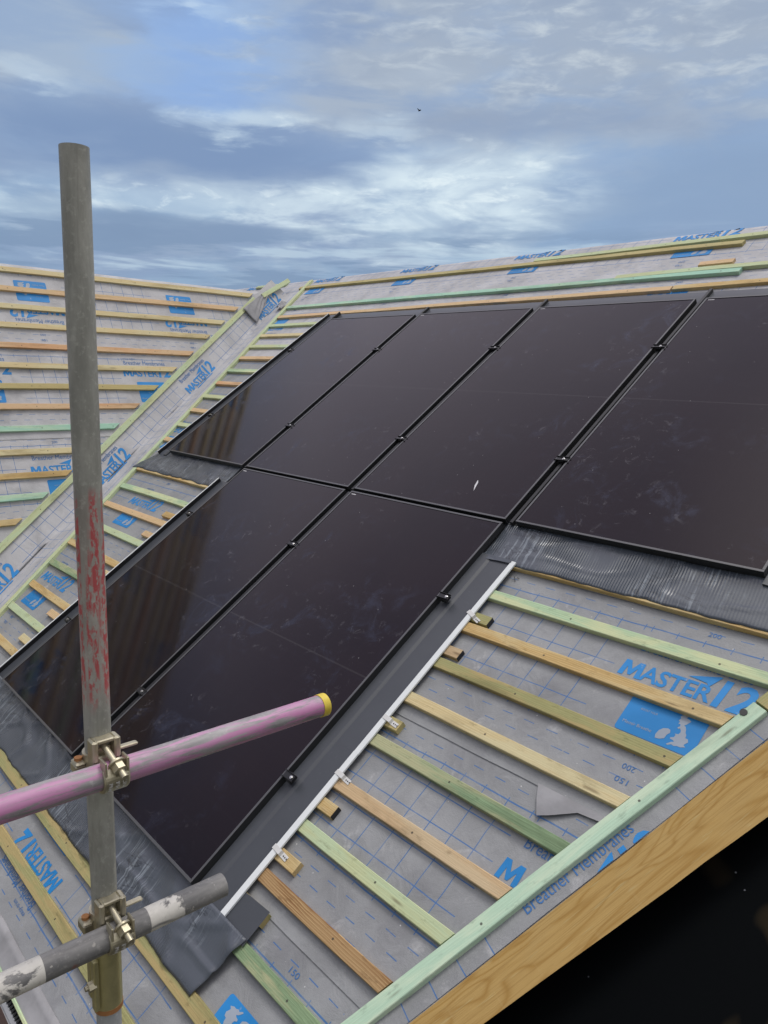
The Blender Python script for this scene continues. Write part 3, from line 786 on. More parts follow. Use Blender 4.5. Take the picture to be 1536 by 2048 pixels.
# ------------------------------------------------------------------ battens: left roof
LB = [(2.50, 'yellow', 'pale yellow topmost batten of the left roof, its top edge against the sky'),
      (2.308, 'pine', 'pinkish pine batten across the blue map boxes high on the left roof'),
      (2.130, 'yellow', 'yellow batten just below the blue map boxes on the left roof'),
      (1.948, 'yellow', 'yellow batten below the upside down print on the left roof'),
      (1.750, 'orange', 'salmon orange batten nearest the top of the left roof'),
      (1.562, 'yellow', 'yellow batten right above the upright blue print on the left roof'),
      (1.368, 'olive2', 'yellow olive batten crossing just under the upright blue print on the left roof'),
      (1.180, 'orange', 'orange batten directly above the upper teal batten on the left roof'),
      (.984, 'teal', 'bright teal batten, the upper of the two green ones on the left roof'),
      (.778, 'yellow', 'golden batten directly below the upper teal batten on the left roof'),
      (.576, 'gold', 'brownish golden batten directly above the lower teal batten on the left roof'),
      (.395, 'teal', 'teal batten low on the left roof, ending at the valley beside the pole'),
      (.198, 'gold', 'short looking orange gold batten at the left edge, lowest of the left roof in view')]
WOOD['olive2'] = wood('yellow_olive_pine', (.50, .42, .20), (.38, .30, .12), (.46, .44, .22), .6, .5)
kL = va / vb
for b, key, lab in LB:
    end = (b * va - .0) / vb - .262 / vb + .0
    batten(lab, key, ML, -4.6, end - .008, b, .025, 0, 0, kL, bow=.006)
# ------------------------------------------------------------------ battens: main roof, left of the panels
VRB = lambda v: -.37 - .365 * v                         # right edge of the mint valley batten
LM = [(2.047, 'lime', 'lime green batten, uppermost of the short ones left of the top panel', .1),
      (1.850, 'yellow', 'pale yellow short batten under the upside down print left of the panels', .1),
      (1.650, 'lime', 'light lime short batten third from the top left of the panels', .1),
      (1.450, 'pine', 'pine short batten below a loose white membrane fold left of the panels', .1),
      (1.236, 'mint', 'mint short batten halfway down beside the top left panel', .1),
      (1.030, 'orange', 'orange brown short batten right below the mint one beside the top left panel', .1),
      (.819, 'lime', 'yellow lime short batten between two orange ones beside the top left panel', .1),
      (.610, 'pine', 'orange pine short batten beside the striped reflection of the top left panel', .1),
      (.402, 'lime', 'lime short batten, last but one above the left apron flashing', .1),
      (.196, 'pine', 'pale orange short batten closest above the left apron flashing', .1),
      (-.185, 'gold', 'golden batten showing just under the ragged edge of the left apron flashing', 1.15),
      (-.400, 'mint', 'mint batten right below the left apron flashing', 1.15),
      (-.607, 'pine', 'pine batten between the print and its blue box, right of the pole', 1.15),
      (-.815, 'lime', 'weathered lime yellow batten right of the pole below a blue box', 1.15),
      (-1.027, 'gold', 'golden batten passing behind the red part of the pole', 1.15),
      (-1.225, 'green', 'dark green splintered batten left of the pole', 1.15),
      (-1.437, 'gold', 'golden brown batten left of the pole between print and blue box', 1.15),
      (-1.642, 'lime', 'mint and cream batten left of the pole under a blue box', 1.15),
      (-1.842, 'gold', 'golden batten at the left edge, nearest the panel corner', 1.15)]
for v, key, lab, end in LM:
    u0 = VRB(v) + .006
    batten(lab, key, MR, u0, end, v, ZB, 0, -.365, 0)
# ------------------------------------------------------------------ battens: main roof, right of the panels
DL = lambda v: 4.865 + .378 * (v + .558)                # left edge of the raking batten
RM = [(-.180, 'gold', 'thin looking golden batten peeping out under the right apron flashing'),
      (-.378, 'mint', 'bright mint batten, first below the right apron flashing'),
      (-.576, 'gold', 'golden batten crossing directly below the big blue print on the right'),
      (-.775, 'olive', 'olive green batten cutting the lower edge of the blue map box on the right'),
      (-.971, 'yellow', 'pale yellow strongly grained batten right of the panels'),
      (-1.189, 'green', 'moss green batten above the torn membrane flap'),
      (-1.402, 'tan', 'plain tan batten with a white clip on its left end'),
      (-1.599, 'lime', 'pale lime batten with one round knot near the white strip'),
      (-1.808, 'brown', 'brown batten with bold wavy figure near the bottom'),
      (-2.020, 'green', 'dark green stained batten beside the blue box at the bottom edge')]
for i, (v, key, lab) in enumerate(RM):
    end = DL(v) - .004 if v < -.45 else 5.15
    batten(lab, key, MR, 3.60, end, v, ZB, 0, 0, .378)
batten('olive batten along the lower edge of the long apron flashing', 'olive', MR, 1.0, 4.22, -2.250, ZB, .025, 0, .378, w_=.055)
batten('olive golden batten nearest the eaves, passing behind the pole', 'olive', MR, 1.3, 4.15, -2.433, ZB, .02, 0, .378)
# raking and valley battens
def rake(label, key, frame, p0, p1, ztop, w_, h_, name='roof_batten'):
    p0, p1 = Vector(p0), Vector(p1); dlt = p1 - p0
    ang = math.atan2(dlt.y, dlt.x)
    o = batten(label, key, frame, 0, dlt.length, 0, 0, 0, 0, 0, w_, h_, name)
    o.matrix_world = frame @ T(p0.x, p0.y, ztop) @ Matrix.Rotation(ang, 4, 'Z'); return o
rake('mint raking batten that the right hand battens run into, black knot at its top end', 'palemint', MR, (4.10, -2.583, 0), (4.885, -.505, 0), ZB + .002, .052, .030)
rake('olive raking batten continuing above the mint one at the right edge', 'olive', MR, (4.888, -.497, 0), (6.1, 2.71, 0), ZB + .001, .050, .028)
knot = MB().tube((4.875, -.555, ZB + .0015), (4.875, -.555, ZB + .0048), .012, 20).build('knot', BLACK)
knot.parent = [o for o in COL.objects if o.get('label', '').startswith('mint raking')][0]
knot.matrix_parent_inverse = knot.parent.matrix_world.inverted() @ MR
rake('mint valley batten on the main roof, left ends of the short battens meet it', 'lime', MR, (.60 + .055 - .085, -2.75, 0), (-1.47 - .03, 2.98, 0), ZB + .002, .050, .027)
rake('lime valley batten on the left roof with arched grain, along the printed valley strip', 'lime', ML, tuple(dl * -1.6 + nl * .248), tuple(dl * 3.62 + nl * .243), .027, .052, .027)
rake('short lime batten end rising past the crumpled flap at the valley head', 'lime', ML, tuple(dl * 3.72 + nl * .20), tuple(dl * 4.22 + nl * .12), .05, .05, .027)
# long battens over the panels
batten('yellow green long batten right under the main ridge', 'olive2', MR, -1.52, 3.46, 2.848, ZB, -.035, -.365, 0, bow=.010)
batten('lime batten doubled onto the upper side of the long ridge batten at the right', 'lime', MR, 1.75, 6.1, 2.880, ZB + .002, .05, bow=.008)
batten('mint green long batten second below the main ridge', 'teal', MR, -1.25, 3.60, 2.415, ZB, .018, -.365, 0, bow=.010)
batten('lime batten doubled above the long mint one, running out of frame at right', 'lime', MR, 2.72, 6.0, 2.472, ZB + .002, .06, bow=.008)
batten('pink pine long batten, third below the main ridge', 'pine', MR, -1.20, 3.238, 2.215, ZB, .048, -.365, 0, bow=.010)
batten('golden batten butted to the pink one above the right panels', 'gold', MR, 3.246, 5.9, 2.268, ZB, .07)
batten('small pine offcut above the doubled lime batten near the right edge', 'pine', MR, 3.28, 3.50, 2.560, ZB, .01, name='timber_block', group='timber blocks on the membrane', cat='timber block')
batten('short lime batten lying on the ridge behind the crumpled flap', 'lime', MR, -2.6, -1.95, 3.0, ZB, -.01, bow=.008)
# noggins beside the trays
for (u0, u1, v, key, lab) in ((3.60, 3.805, -.512, 'olive', 'olive timber block with a white clip, topmost under the white strip'),
                              (3.60, 3.792, -.708, 'tan', 'tan timber block with two round knots under the white strip'),
                              (3.60, 3.785, -1.098, 'olive2', 'dull timber block with a white clip beside the yellow grained batten'),
                              (3.60, 3.800, -1.497, 'gold', 'stubby block with blackened end below the tan batten'),
                              (3.60, 3.828, -1.724, 'gold', 'orange yellow block with a white clip above the figured brown batten'),
                              (3.60, 3.858, -1.911, 'olive', 'dark block half covered by the corner of the long apron flashing'),
                              (.775, 1.15, -.528, 'gold', 'golden block at the left side flashing beside a pine batten'),
                              (.795, 1.15, -.730, 'pine', 'pale pine block at the left side flashing, second from its top'),
                              (.860, 1.15, -1.118, 'yellow', 'yellow block just right of the pole at the left side flashing'),
                              (.770, 1.15, -1.522, 'pine', 'brown ended block left of the pole at the left side flashing'),
                              (.775, 1.15, -1.745, 'yellow', 'yellow block at the left side flashing, lowest one')):
    o = batten(lab, key, MR, u0, u1, v, ZB, 0, 0, 0, .048, .025, 'timber_block', .001, 'timber blocks on the membrane', 'timber block')
    if lab.startswith('stubby') or 'topmost under' in lab or 'two round' in lab:
        e = MB().cbox(u1 - u0, u1 - u0 + .0015, -.047, -.001, -.024, -.001, .0004).build('sawn_end', BLACK); e.parent = o

# ------------------------------------------------------------------ solar panels
PW, PH, GU, GV = 1.134, 1.997, .061, .0215
CELLS = {'A': (0, 0), 'B': (1, 0), 'C': (2, 0), 'D': (3, 0), 'E': (1, -1), 'F': (2, -1)}
PLAB = {'A': 'black solar panel, upper row far left, dark reflection at its lower left',
        'B': 'black solar panel, second from left in the upper row',
        'C': 'black solar panel, third from left in the upper row, pale scuffs near its lower edge',
        'D': 'black solar panel at the right edge of the upper row, widest in view',
        'E': 'black solar panel in the lower row behind the pole, striped dark reflection on it',
        'F': 'black solar panel in the lower row beside the dark side flashing and white strip'}
def panel(k):
    cx, cy = CELLS[k]
    u, v = cx * (PW + GU), cy * (PH + GV)
    root = empty('solar_panel', PLAB[k], 'solar panel', MR @ T(u, v, 0), 'solar panels set into the roof')
    fw = .011
    f = MB()
    f.cbox(0, PW, 0, fw, -.032, 0, .0008); f.cbox(0, PW, PH - fw, PH, -.032, 0, .0008)
    f.cbox(0, fw, fw, PH - fw, -.032, -.0002, .0008); f.cbox(PW - fw, PW, fw, PH - fw, -.032, -.0002, .0008)
    fo_ = f.build('frame', [FRAME, DARKF], root)
    for pl in fo_.data.polygons:
        if pl.normal.z < .5: pl.material_index = 1  # sky-lit tops and shaded sides of one frame painted as two colours
    gl = MB(); n1_, n2_ = 10, 16
    gl.box(fw, PW - fw, fw, PH - fw, -.008, -.0028); gl.build('glass', GLASS, root)
    if k != 'A': MB().box(.022, .060, PH - .026, PH - .021, -.0028, -.0018).build('label_sticker', LABELW, root)
    if k == 'C':
        ch = MB()
        for cxx, cyy, l, a in ((.80, .19, .045, 1.9), (.50, .30, .05, .9), (.55, .33, .04, 1.0)):
            ca, sa = math.cos(a), math.sin(a); q = [(-l, -.003), (l * .5, -.007), (l, .002), (0, .006)]
            if l == .045: ch.add([(cxx + x * ca - y * sa, cyy + x * sa + y * ca, -.0021) for x, y in q], [(0, 1, 2, 3)])
        ch.build('chalk_scuff', LABELW, root)
    return root
for k in CELLS: panel(k)
# trays: black sheet under each panel with a rail in the gap on its right
TL = {'A': 'black mounting tray under the far left upper panel', 'B': 'black mounting tray under the second upper panel', 'C': 'black mounting tray under the third upper panel',
      'D': 'black mounting tray under the rightmost upper panel', 'E': 'black mounting tray under the lower panel behind the pole', 'F': 'black mounting tray under the lower panel by the white strip'}
for k, (cx, cy) in CELLS.items():
    u, v = cx * (PW + GU), cy * (PH + GV)
    root = empty('mounting_tray', TL[k], 'mounting tray', MR @ T(u, v, 0), 'mounting trays under the panels')
    top = PH + (.135 if cy == 0 else .0)
    t_ = MB(); t_.box(-GU + .001, PW, -GV + .001 if cy == 0 and k in 'BC' else .004, PH, -.046, -.0365); t_.build('base_sheet', DARKF, root)
    if k not in 'DF':
        rl = MB(); rl.cbox(PW + GU * .30, PW + GU * .62, .0, top, -.0362, -.014, .002); rl.build('rail', DARKF, root)
    if k == 'A':
        rl = MB(); rl.cbox(-GU * .40, -GU * .15, PH - .02, top, -.0362, -.006, .002); rl.build('rail', DARKF, root)
# clamps
def clamp(u, v, lab, half=None):
    root = empty('panel_clamp', lab, 'clamp', MR @ T(u, v, 0), 'clamps holding the panels')
    x0, x1 = (-.034, .034) if half is None else ((-.036, .022) if half == 'L' else (-.022, .036))
    b = MB()
    b.cbox(x0, x1, -.012, .012, .0008, .0028, .0005)
    for y in (-.0145, .0125):
        b.cbox(x0 - .007, x1 + .007, y, y + .002, .0008, .0085, .0005)
    b.cbox(-.014, .014, -.018, .018, -.020, .0008, .001)
    b.build('clamp_body', BLACK, root)
    s = MB().tube((0.010, 0, .0041), (.010, 0, .0085), .0052, 6, smooth=False); s.tube((.010, 0, .0041), (.010, 0, .0052), .0068, 20)
    s.build('bolt', BOLTM, root)
gapc = lambda c_: c_ * (PW + GU) - GU / 2
for i, (c_, v, lab, hf) in enumerate((
        (0, 1.47, 'black clamp high on the outer left edge of the upper row', 'R'), (0, .485, 'black clamp low on the outer left edge of the upper row', 'R'),
        (1, 1.47, 'upper clamp in the first gap of the top row', None), (1, .47, 'lower clamp in the first gap of the top row', None),
        (2, 1.48, 'upper clamp in the middle gap of the top row', None), (2, .475, 'lower clamp in the middle gap of the top row', None),
        (3, 1.48, 'upper clamp in the gap beside the widest panel', None), (3, .465, 'lower clamp in the gap beside the widest panel', None),
        (1, -.52, 'clamp on the left edge of the lower row near the apron flashing', 'R'), (1, -1.53, 'clamp on the left edge of the lower row, left of the pole', 'R'),
        (2, -.50, 'clamp in the lower row gap near the crossing of four panels', None), (2, -1.60, 'clamp in the lower row gap just right of the pole', None),
        (3, -.52, 'clamp with bright bolt on the dark side flashing, upper one', 'L'), (3, -1.52, 'clamp with bright bolt on the dark side flashing, lower one', 'L'))):
    clamp(gapc(c_) + (.004 if hf == 'L' else -.004 if hf == 'R' else 0), v, lab, hf)

# side flashings with an upstand and a white foam strip
def side_flash(lab, u_in, u_out, v0, v1, strip_lab=None, strip=True, strip_v=None):
    s = 1 if u_out > u_in else -1
    root = empty('side_flashing', lab, 'side flashing', MR @ T(u_in, v0, 0), 'side flashings along the panels')
    L = v1 - v0; wd = abs(u_out - u_in); n = int(L / .12) + 2
    hu = -.0375 if s > 0 else -.0115
    prof = [(0, -.030), (.045, -.034), (.060, -.0395), (wd - .020, -.0415), (wd - .004, -.0405), (wd - .003, hu - .001), (wd - .001, hu), (wd + .001, hu - .002), (wd + .001, -.046), (0, -.046)]
    vs = []
    for i in range(n + 1):
        y = L * i / n
        for x, z in prof: vs.append((s * x + noise.noise(Vector((y * 2, x * 9, u_in))) * .0012, y, z + noise.noise(Vector((y * 3, x * 12, 5 + u_in))) * .0014))
    m2 = len(prof)
    fs = [(i * m2 + j, (i + 1) * m2 + j, (i + 1) * m2 + (j + 1) % m2, i * m2 + (j + 1) % m2) for i in range(n) for j in range(m2)]
    fs += [tuple(range(m2)), tuple(n * m2 + j for j in range(m2 - 1, -1, -1))]
    if s > 0: fs = [tuple(reversed(f)) for f in fs]
    fb = MB().add(vs, fs); fb.m = [1 if (k % m2 in (4, 5) and k < n * m2) else 0 for k in range(len(fs))]
    fb.build('flashing_sheet', [FLASH, BLACK], root)
    if strip:
        a, b_ = strip_v or (0, L)
        f = MB(); n = 40; vs = []
        fwid = .0225 if s > 0 else .011
        hu2 = hu + .0005; pr = [(wd - .003, hu2 - .0035), (wd - .003, hu2), (wd - .002, hu2 + .0008), (wd + fwid - .0015, hu2 - .001), (wd + fwid, hu2 - .002), (wd + fwid, hu2 - .009)]
        for i in range(n + 1):
            y = a + (b_ - a) * i / n
            for x, z in pr: vs.append((s * (x + noise.noise(Vector((y * 2.5, 3, u_in))) * .0012), y, z))
        m3 = len(pr)
        fs = [(i * m3 + j, (i + 1) * m3 + j, (i + 1) * m3 + (j + 1) % m3, i * m3 + (j + 1) % m3) for i in range(n) for j in range(m3)]
        fs += [tuple(range(m3)), tuple(n * m3 + j for j in range(m3 - 1, -1, -1))]
        if s > 0: fs = [tuple(reversed(q)) for q in fs]
        f.add(vs, fs).build('foam_strip', FOAM, root)
    return root
UR = 3 * (PW + GU) - GU                                   # right edge of the lower row
side_flash('dark grey side flashing right of the lower row, upper length with the white foam strip', UR + .002, 3.697, -1.30, -.206)
side_flash('dark grey side flashing right of the lower row, lower length overlapping at a joint', UR + .002, 3.696, -2.05, -1.298)
side_flash('black side flashing left of the top left panel with a thin white edge', -GU * .66, -.178, -.03, 2.12)
side_flash('black side flashing left of the lower row, seen past the pole, thin white edge', PW + GU - GU * .66, 1.018, -2.03, -.15)
side_flash('dark side flashing beyond the right edge of the widest panel', 4 * (PW + GU) - GU + .002, 4.90, -.03, 2.12)
# dark slits of the length joint
# top flashing
tf = MB(); n = 60; vs = []
for i in range(n + 1):
    u = -.17 + 5.07 * i / n
    for v, z in ((1.998, -.040), (2.02, -.0375), (2.06, -.036), (2.125, -.034), (2.140, -.040), (2.15, -.049)):
        vs.append((u, v + noise.noise(Vector((u * 4, v, 2))) * .004, z + noise.noise(Vector((u * 9, v * 9, 4))) * .002))
tf.add(vs, [(i * 6 + j, (i + 1) * 6 + j, (i + 1) * 6 + j + 1, i * 6 + j + 1) for i in range(n) for j in range(5)], 0, None, True)
tag(tf.build('top_flashing', FLASH, None, MR), 'grey flashing strip along the top of the upper panels', 'flashing')
# soft apron flashings
def apron(lab, u0, u1, v0, v1, seed, rag=.012, crease=.004, left_skew=0.0, right_skew=0.0, zt=-.037):
    n = int((u1 - u0) / .018); rows = 22; mb = MB(); vs, uvs = [], []
    for j in range(rows + 1):
        f = j / rows
        for i in range(n + 1):
            g_ = i / n
            a, b_ = u0 + left_skew * f, u1 + right_skew * f
            u = a + (b_ - a) * g_
            lo = v0 + noise.noise(Vector((u * 7, seed, 0))) * rag + noise.noise(Vector((u * 24, seed, 3))) * rag * .35
            v = v1 + (lo - v1) * f
            z = zt - .0075 * min(1, f * 1.6)
            z += noise.noise(Vector((u * 5, v * 11, seed))) * crease
            rid = abs(noise.noise(Vector((u * 3.2, v * 6.5, seed + 9))))
            z += max(0, .12 - rid) * .05 * (crease / .004)
            if seed == 15: z += .016 * max(0, noise.noise(Vector((u * 11 + v * 5, v * 9, 31)))) * math.exp(-((f - .30) / .22) ** 2)
            if f > .93: z -= .004 * (f - .93) / .07
            vs.append((u, v, max(z, -.0485))); uvs.append((u + .12 * v, v))
    mb.add(vs, [(j * (n + 1) + i, (j + 1) * (n + 1) + i, (j + 1) * (n + 1) + i + 1, j * (n + 1) + i + 1) for j in range(rows) for i in range(n)], 0, uvs, True)
    o = mb.build('apron_flashing', CORR, None, MR)
    sm = o.modifiers.new('thick', 'SOLIDIFY'); sm.thickness = .0018; sm.offset = -1
    return tag(o, lab, 'flashing', 'soft corrugated apron flashings')
apron('dark corrugated apron flashing with ragged lower edge under the top left panel', -.16, 1.105, -.215, .035, 3, .016, .0030, -.21, -.035)
apron('dark creased apron flashing below the widest panel at the right', 3.505, 5.05, -.222, .035, 8, .010, .0036, 0, 0)
apron('long dark corrugated apron flashing along the bottom of the lower panels, puckered behind the pole', .86, 3.862, -2.245, -2.012, 15, .008, .0058, 0, -.045)
# tear of the right apron corner
tr = MB().add([(3.500, -.200, -.0335), (3.56, -.232, -.0325), (3.63, -.226, -.0325), (3.695, -.222, -.0335), (3.70, -.205, -.032), (3.60, -.205, -.031)], [(0, 1, 2, 5), (2, 3, 4, 5)])
# left corner sheet of the long apron beside the side flashing
ce = MB(); vs, uvs = [], []; n, rows = 24, 10
for j in range(rows + 1):
    for i in range(n + 1):
        u = 3.50 + .365 * i / n; v = -1.905 - .13 * j / rows - (.02 * (1 - i / n))
        vs.append((u, v, -.0475 + .001 * (i / n) + noise.noise(Vector((u * 8, v * 9, 77))) * .0015 + (.004 if u > 3.73 else 0))); uvs.append((u + .12 * v, v))
ce.add(vs, [(j * (n + 1) + i, (j + 1) * (n + 1) + i, (j + 1) * (n + 1) + i + 1, j * (n + 1) + i + 1) for j in range(rows) for i in range(n)], 0, uvs, True)
lr = [o for o in COL.objects if o.get('label', '').startswith('long dark corr')][0]
co = ce.build('apron_corner', FLASH, None, MR); co.parent = lr; co.matrix_parent_inverse = lr.matrix_world.inverted()
to = tr.build('torn_corner', CORR, None, MR); to.parent = [o for o in COL.objects if o.get('label', '').startswith('dark creased')][0]; to.matrix_parent_inverse = MR.inverted()
# white clips on the strip
for u, v, lab, rz in ((3.690, -.530, 'white metal clip nearest the right apron flashing, slightly bent', -.35), (3.700, -1.118, 'white clip on the strip beside a dull timber block', -.1),
                      (3.694, -1.398, 'white clip screwed to the end of the tan batten', -.1), (3.692, -1.740, 'lowest white clip, over the orange yellow block', -.1)):
    root = empty('strip_clip', lab, 'clip', MR @ T(u, v, ZB) @ Matrix.Rotation(rz, 4, 'Z'), 'white clips on the foam strip')
    c_ = MB(); c_.cbox(-.004, .042, -.010, .010, .0138, .0150, .0005); c_.cbox(.042, .078, -.010, .010, .0012, .0026, .0005)
    c_.add([(.0415, -.0098, .0147), (.0415, .0098, .0147), (.0445, .0098, .0018), (.0445, -.0098, .0018)], [(0, 1, 2, 3)])
    c_.build('plate', CLIPW, root)
    h = MB()
    for x in (.056, .066, .076): h.tube((x, 0, .0036), (x, 0, .0043), .0026, 10)
    h.build('screw', BLACK, root)

# ------------------------------------------------------------------ raking board at the right and black sheet for the dark void beyond it
dirr = Vector((.378, 1, 0)).normalized()
mb = MB(); n = 46; vs = []
upl = Vector((0, math.sin(PITCH), math.cos(PITCH)))       # world up in main-roof axes
side = Vector((dirr.y, -dirr.x, 0))
gdir = (side * math.cos(R(40)) - upl * math.sin(R(40))).normalized(); gnor = dirr.cross(gdir).normalized()
if gnor.dot(upl) < 0: gnor = -gnor
for i in range(n + 1):
    v = -2.78 + 5.0 * i / n
    top = Vector((EDGE_R(v), v, ZM + .004))
    wid = max(.09, .109 + .047 * (v + 1.859))
    wv = noise.noise(Vector((v * 3, 0, 0))) * .003
    a = top + side * (.002 + wv) + upl * .003
    b_ = a + gdir * (wid + noise.noise(Vector((v * 14, 8, 0))) * .002 + noise.noise(Vector((v * 37, 5, 0))) * .0012)
    e = b_ - gnor * .024; c_ = a - gnor * .024
    vs += [MR @ q for q in (a, b_, e, c_)]
fs = [(i * 4 + j, (i + 1) * 4 + j, (i + 1) * 4 + (j + 1) % 4, i * 4 + (j + 1) % 4) for i in range(n) for j in range(4)] + [(3, 2, 1, 0), tuple(n * 4 + j for j in range(4))]
wdir = (MR.to_3x3() @ dirr).normalized()
o0 = MR @ Vector((EDGE_R(-1.8), -1.8, ZM))
q = wdir.to_track_quat('X', 'Z').to_matrix().to_4x4(); FB = Matrix.Translation(o0) @ q; FBi = FB.inverted()
bo = MB().add([FBi @ Vector(p) for p in vs], [tuple(reversed(f)) for f in fs]).build('valley_board', BOARD, None, FB)
tag(bo, 'broad rough brown timber board along the raking edge at lower right', 'board')
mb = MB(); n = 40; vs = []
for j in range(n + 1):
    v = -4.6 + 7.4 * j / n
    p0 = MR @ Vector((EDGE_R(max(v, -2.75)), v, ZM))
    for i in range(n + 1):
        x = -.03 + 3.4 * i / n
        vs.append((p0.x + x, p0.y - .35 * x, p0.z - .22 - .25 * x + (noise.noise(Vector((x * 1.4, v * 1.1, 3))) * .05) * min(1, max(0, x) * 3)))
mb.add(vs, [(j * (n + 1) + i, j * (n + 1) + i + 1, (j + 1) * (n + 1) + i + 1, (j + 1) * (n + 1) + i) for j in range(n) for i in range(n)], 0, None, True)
tag(mb.build('plastic_sheet', SHEET), 'black plastic sheet with pale specks and painted brown reflections below the brown board', 'plastic sheet')

# ------------------------------------------------------------------ eaves: mint batten, vent comb, grey trim, brown fascia
batten('thin mint batten along the eaves at the lower left corner', 'mint', MR, .4, 4.1, -2.685, ZM + .02, 0, 0, 0, .012, .02, 'eaves_batten', cat='batten', group=None)
vc = MB(); vc.box(.4, 4.1, -2.712, -2.700, ZM - .01, ZM + .004)
for i in range(190): vc.box(.4 + i * .0195, .4 + i * .0195 + .010, -2.718, -2.700, ZM - .006, ZM + .010)
tag(vc.build('eaves_vent', BLACK, None, MR), 'black toothed vent strip along the eaves', 'vent strip')
tag(MB().cbox(.4, 4.1, -2.738, -2.720, ZM - .05, ZM + .006, .002).build('eaves_trim', GUTTER, None, MR), 'narrow grey trim strip along the eaves', 'trim')
tag(MB().cbox(.2, 4.15, -2.80, -2.741, ZM - .18, ZM + .004, .003).build('fascia_board', BROWNP, None, MR), 'dark brown fascia at the lower left corner of the roof', 'fascia')
hb = MB(); hb.box(-1.2, 4.6, -1.95, 4.2, .0, Z0 - 1.75)
ho = empty('house', 'red brick house walls carrying the two roofs', 'house', Matrix.Identity(4))
hb.build('wall', BRICK, ho)

# ------------------------------------------------------------------ crumpled flap at the valley head
mb = MB(); n = 20; vs = []
for j in range(n + 1):
    for i in range(n + 1):
        f, g_ = i / n, j / n
        s = 3.36 + .44 * f; t = .225 - .20 * g_ * (1 - .75 * f) - .03 * f
        z = .030 + .016 * math.sin(f * 2.8 + .2) * (1 - .7 * g_) + abs(noise.noise(Vector((f * 2.5 + g_ * 2, g_ * 1.5, 66)))) * .03
        vs.append(MRi @ (ML @ (dl * s + nl * t + Vector((0, 0, max(z, .034))))))
mb.add(vs, [(j * (n + 1) + i, j * (n + 1) + i + 1, (j + 1) * (n + 1) + i + 1, (j + 1) * (n + 1) + i) for j in range(n) for i in range(n)], 0, None, True)
fo = mb.build('membrane_flap', PLAIN, None, MR)
sm = fo.modifiers.new('thick', 'SOLIDIFY'); sm.thickness = .002
tag(fo, 'crumpled loose grey membrane flap at the head of the valley', 'membrane offcut')
# twisted offcut at the top of the mint valley batten
mb = MB(); vs = []; n = 10
for j in range(n + 1):
    for i in range(n + 1):
        f, g_ = i / n, j / n
        vs.append((-1.40 + .10 * f - .05 * g_, 2.36 + .12 * g_, ZB + .004 + .03 * math.sin(f * 3.1) + noise.noise(Vector((f * 5, g_ * 5, 3))) * .015))
mb.add(vs, [(j * (n + 1) + i, j * (n + 1) + i + 1, (j + 1) * (n + 1) + i + 1, (j + 1) * (n + 1) + i) for j in range(n) for i in range(n)], 0, None, True)
tag(mb.build('membrane_flap', PLAIN, None, MR), 'small grey scrap wrapped over the mint valley batten near the top', 'membrane offcut')

# ------------------------------------------------------------------ scaffold
PX, PY = 4.443, -2.295
def tube_obj(name, lab, mt, p0, p1, r=.02415, hollow=.84, rings=30, cat='scaffold tube', group='scaffold tubes'):
    p0, p1 = Vector(p0), Vector(p1)
    q = (p1 - p0).to_track_quat('Z', 'Y').to_matrix().to_4x4()
    mb = MB().tube((0, 0, 0), (0, 0, (p1 - p0).length), r, 40, 0, hollow, rings, .010)
    o = mb.build(name, mt, None, Matrix.Translation(p0) @ q)
    return tag(o, lab, cat, group)
ZT = Z0 + 1.014
po = MB(); po.tube((0, 0, -1.56), (0, 0, 0), .02415, 40, 0, .84, 40, .010)
tag(po.build('scaffold_tube', T_GREY, None, T(PX, PY, ZT)), 'upright galvanised scaffold pole with red paint smears', 'scaffold tube', 'scaffold tubes')
tube_obj('scaffold_tube', 'pale upright scaffold tube below the golden sleeve', T_PALE, (PX, PY, .02), (PX, PY, Z0 - .545))
pk = tube_obj('scaffold_tube', 'pink painted horizontal scaffold tube with a yellow end cap', T_PINK, (PX + .060, -3.9, Z0 - .083), (PX + .060, -1.806, Z0 - .083))
cap = MB().tube((0, 0, 2.094 - .014), (0, 0, 2.094 + .004), .0258, 36, 0, .80); cap.tube((0, 0, 2.089), (0, 0, 2.092), .0205, 30)
cap.build('end_cap', YELLOW, pk)
tube_obj('scaffold_tube', 'dark horizontal scaffold tube splashed with mortar, lower of the two', T_MORT, (PX + .060, -3.9, Z0 - .418), (PX + .060, -2.066, Z0 - .418))
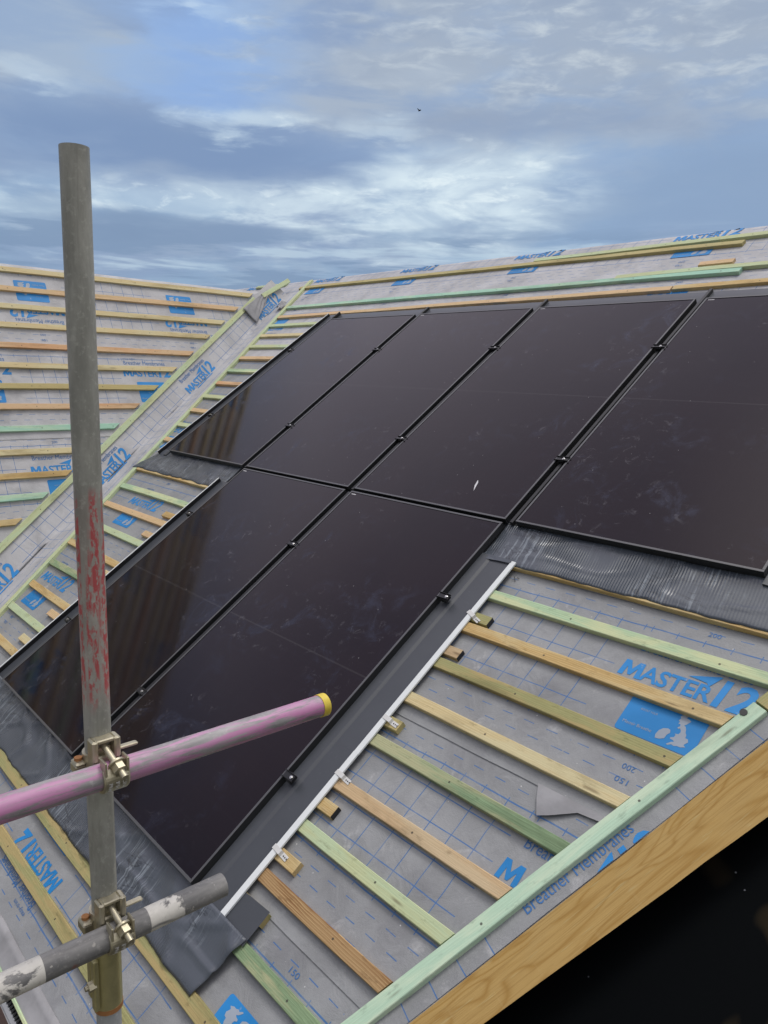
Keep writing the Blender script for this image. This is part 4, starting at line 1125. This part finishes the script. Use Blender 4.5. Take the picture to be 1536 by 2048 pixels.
# sleeve coupler
sv = empty('sleeve_coupler', 'golden zinc sleeve joining the upright tubes, rusty lower rim', 'coupler', T(PX, PY, Z0))
b = MB(); b.tube((0, 0, -.617), (0, 0, -.478), .0278, 40, 0, .87)
b.cbox(.004, .022, -.0345, -.024, -.603, -.49, .002); b.cbox(-.03, -.010, -.030, -.018, -.598, -.49, .003)
b.build('sleeve', ZINCD, sv)
b = MB().tube((0, 0, -.619), (0, 0, -.609), .0285, 40, 0, .9); b.build('rim', RUST, sv)
b = MB().tube((.014, -.044, -.545), (.014, -.030, -.545), .010, 6, smooth=False); b.tube((.014, -.050, -.545), (.014, -.043, -.545), .005, 14); b.build('bolt', ZINC, sv)
def coupler(z, lab):
    root = empty('double_coupler', lab, 'coupler', T(PX, PY, z), 'couplers clamping the crossing tubes')
    X = .060
    b = MB()                                                           # saddle and collar on the upright
    b.tube((0, 0, -.026), (0, 0, .024), .0295, 36, 0, .83)
    b.cbox(.020, .040, -.026, .026, -.028, .028, .003)
    b.build('upright_collar', ZINC, root)
    b = MB()                                                           # cap around the horizontal tube
    seg = 26; vs = []
    for i in range(seg + 1):
        a = R(-205 + 250 * i / seg)
        for y, rr in ((-.024, .0248), (-.024, .0290), (-.021, .0308), (.021, .0308), (.024, .0290), (.024, .0248)):
            vs.append((X + math.cos(a) * rr, y, math.sin(a) * rr))
    fs = [(i * 6 + j, i * 6 + (j + 1) % 6, (i + 1) * 6 + (j + 1) % 6, (i + 1) * 6 + j) for i in range(seg) for j in range(6)] + [tuple(range(5, -1, -1)), tuple(seg * 6 + j for j in range(6))]
    b.add(vs, fs, 0, None, False)
    for y in (-.0225, .0185): b.cbox(X + .004, X + .032, y, y + .004, .012, .040, .0012)          # ears either side of the bolt
    cap_ = b.build('cap', ZINC, root)
    # raised letters on the cap
    lb = MB()
    for body, y0, w_ in (('PRMEC', -.014, .030), ('FRI', -.001, .022), ('LINC', .012, .024)):
        tv, tf_ = text_polys(body, w_, .0075, .02)
        def mp(x, y):
            a = R(-4) - x / .031
            return (X + math.cos(a) * .0314, y0 + y - .003, math.sin(a) * .0314)
        lb.add([mp(x, y) for x, y in tv], tf_)
    lb.build('raised_lettering', CLIPW, root).parent = cap_
    b = MB()                                                           # bracket above the saddle that carries the eye bolt
    b.cbox(.016, .046, -.027, -.016, .020, .062, .003); b.cbox(.016, .046, .014, .026, .020, .062, .003)
    b.cbox(.018, .044, -.017, .015, .054, .062, .002); b.cbox(.016, .026, -.017, .015, .020, .040, .002)
    b.cbox(.028, .040, .026, .062, .030, .0365, .002)
    b.build('bracket', ZINC, root)
    ax = Vector((1, .10, -.42)).normalized(); p = Vector((.030, -.002, .046))
    b = MB(); b.tube(p, p + ax * .088, .0062, 18); b.build('eye_bolt', ZINC, root)
    b = MB(); b.tube(p + ax * .052, p + ax * .056, .0165, 26); b.tube(p + ax * .056, p + ax * .071, .0128, 6, smooth=False); b.build('nut', ZINC, root)
    b = MB(); b.cbox(-.024, .010, -.046, -.026, -.014, .006, .003); b.cbox(-.018, .014, -.047, -.028, .0065, .013, .003); b.build('hinge', ZINC, root)
    b = MB().tube((-.004, -.037, .0125), (-.004, -.037, .0185), .0075, 18); b.build('rivet', RUST, root)
    return root
coupler(Z0 - .083, 'zinc coupler clamping the pink tube to the pole')
coupler(Z0 - .418, 'zinc coupler clamping the mortar splashed tube to the pole')

# ------------------------------------------------------------------ a bird far off in the sky
bv = (Vector((-.716, .618, .292)) - Vector()).normalized()
bp = cam.matrix_world.translation + (cam.matrix_world.to_3x3() @ Vector(((839 - 768) / 1525.5, (1024 - 221) / 1525.5, -1))).normalized() * 60
bd = MB(); bd.tube((-.09, 0, 0), (.11, 0, .0), .04, 10)
bd.add([(-.04, .03, .02), (.05, .03, .02), (.0, .20, .10), (-.07, .17, .08)], [(0, 1, 2, 3)]); bd.add([(-.04, -.03, .02), (.05, -.03, .02), (.0, -.20, .10), (-.07, -.17, .08)], [(3, 2, 1, 0)])
tag(bd.build('bird', BIRD, None, Matrix.Translation(bp)), 'tiny dark bird flying far off among the clouds', 'bird')
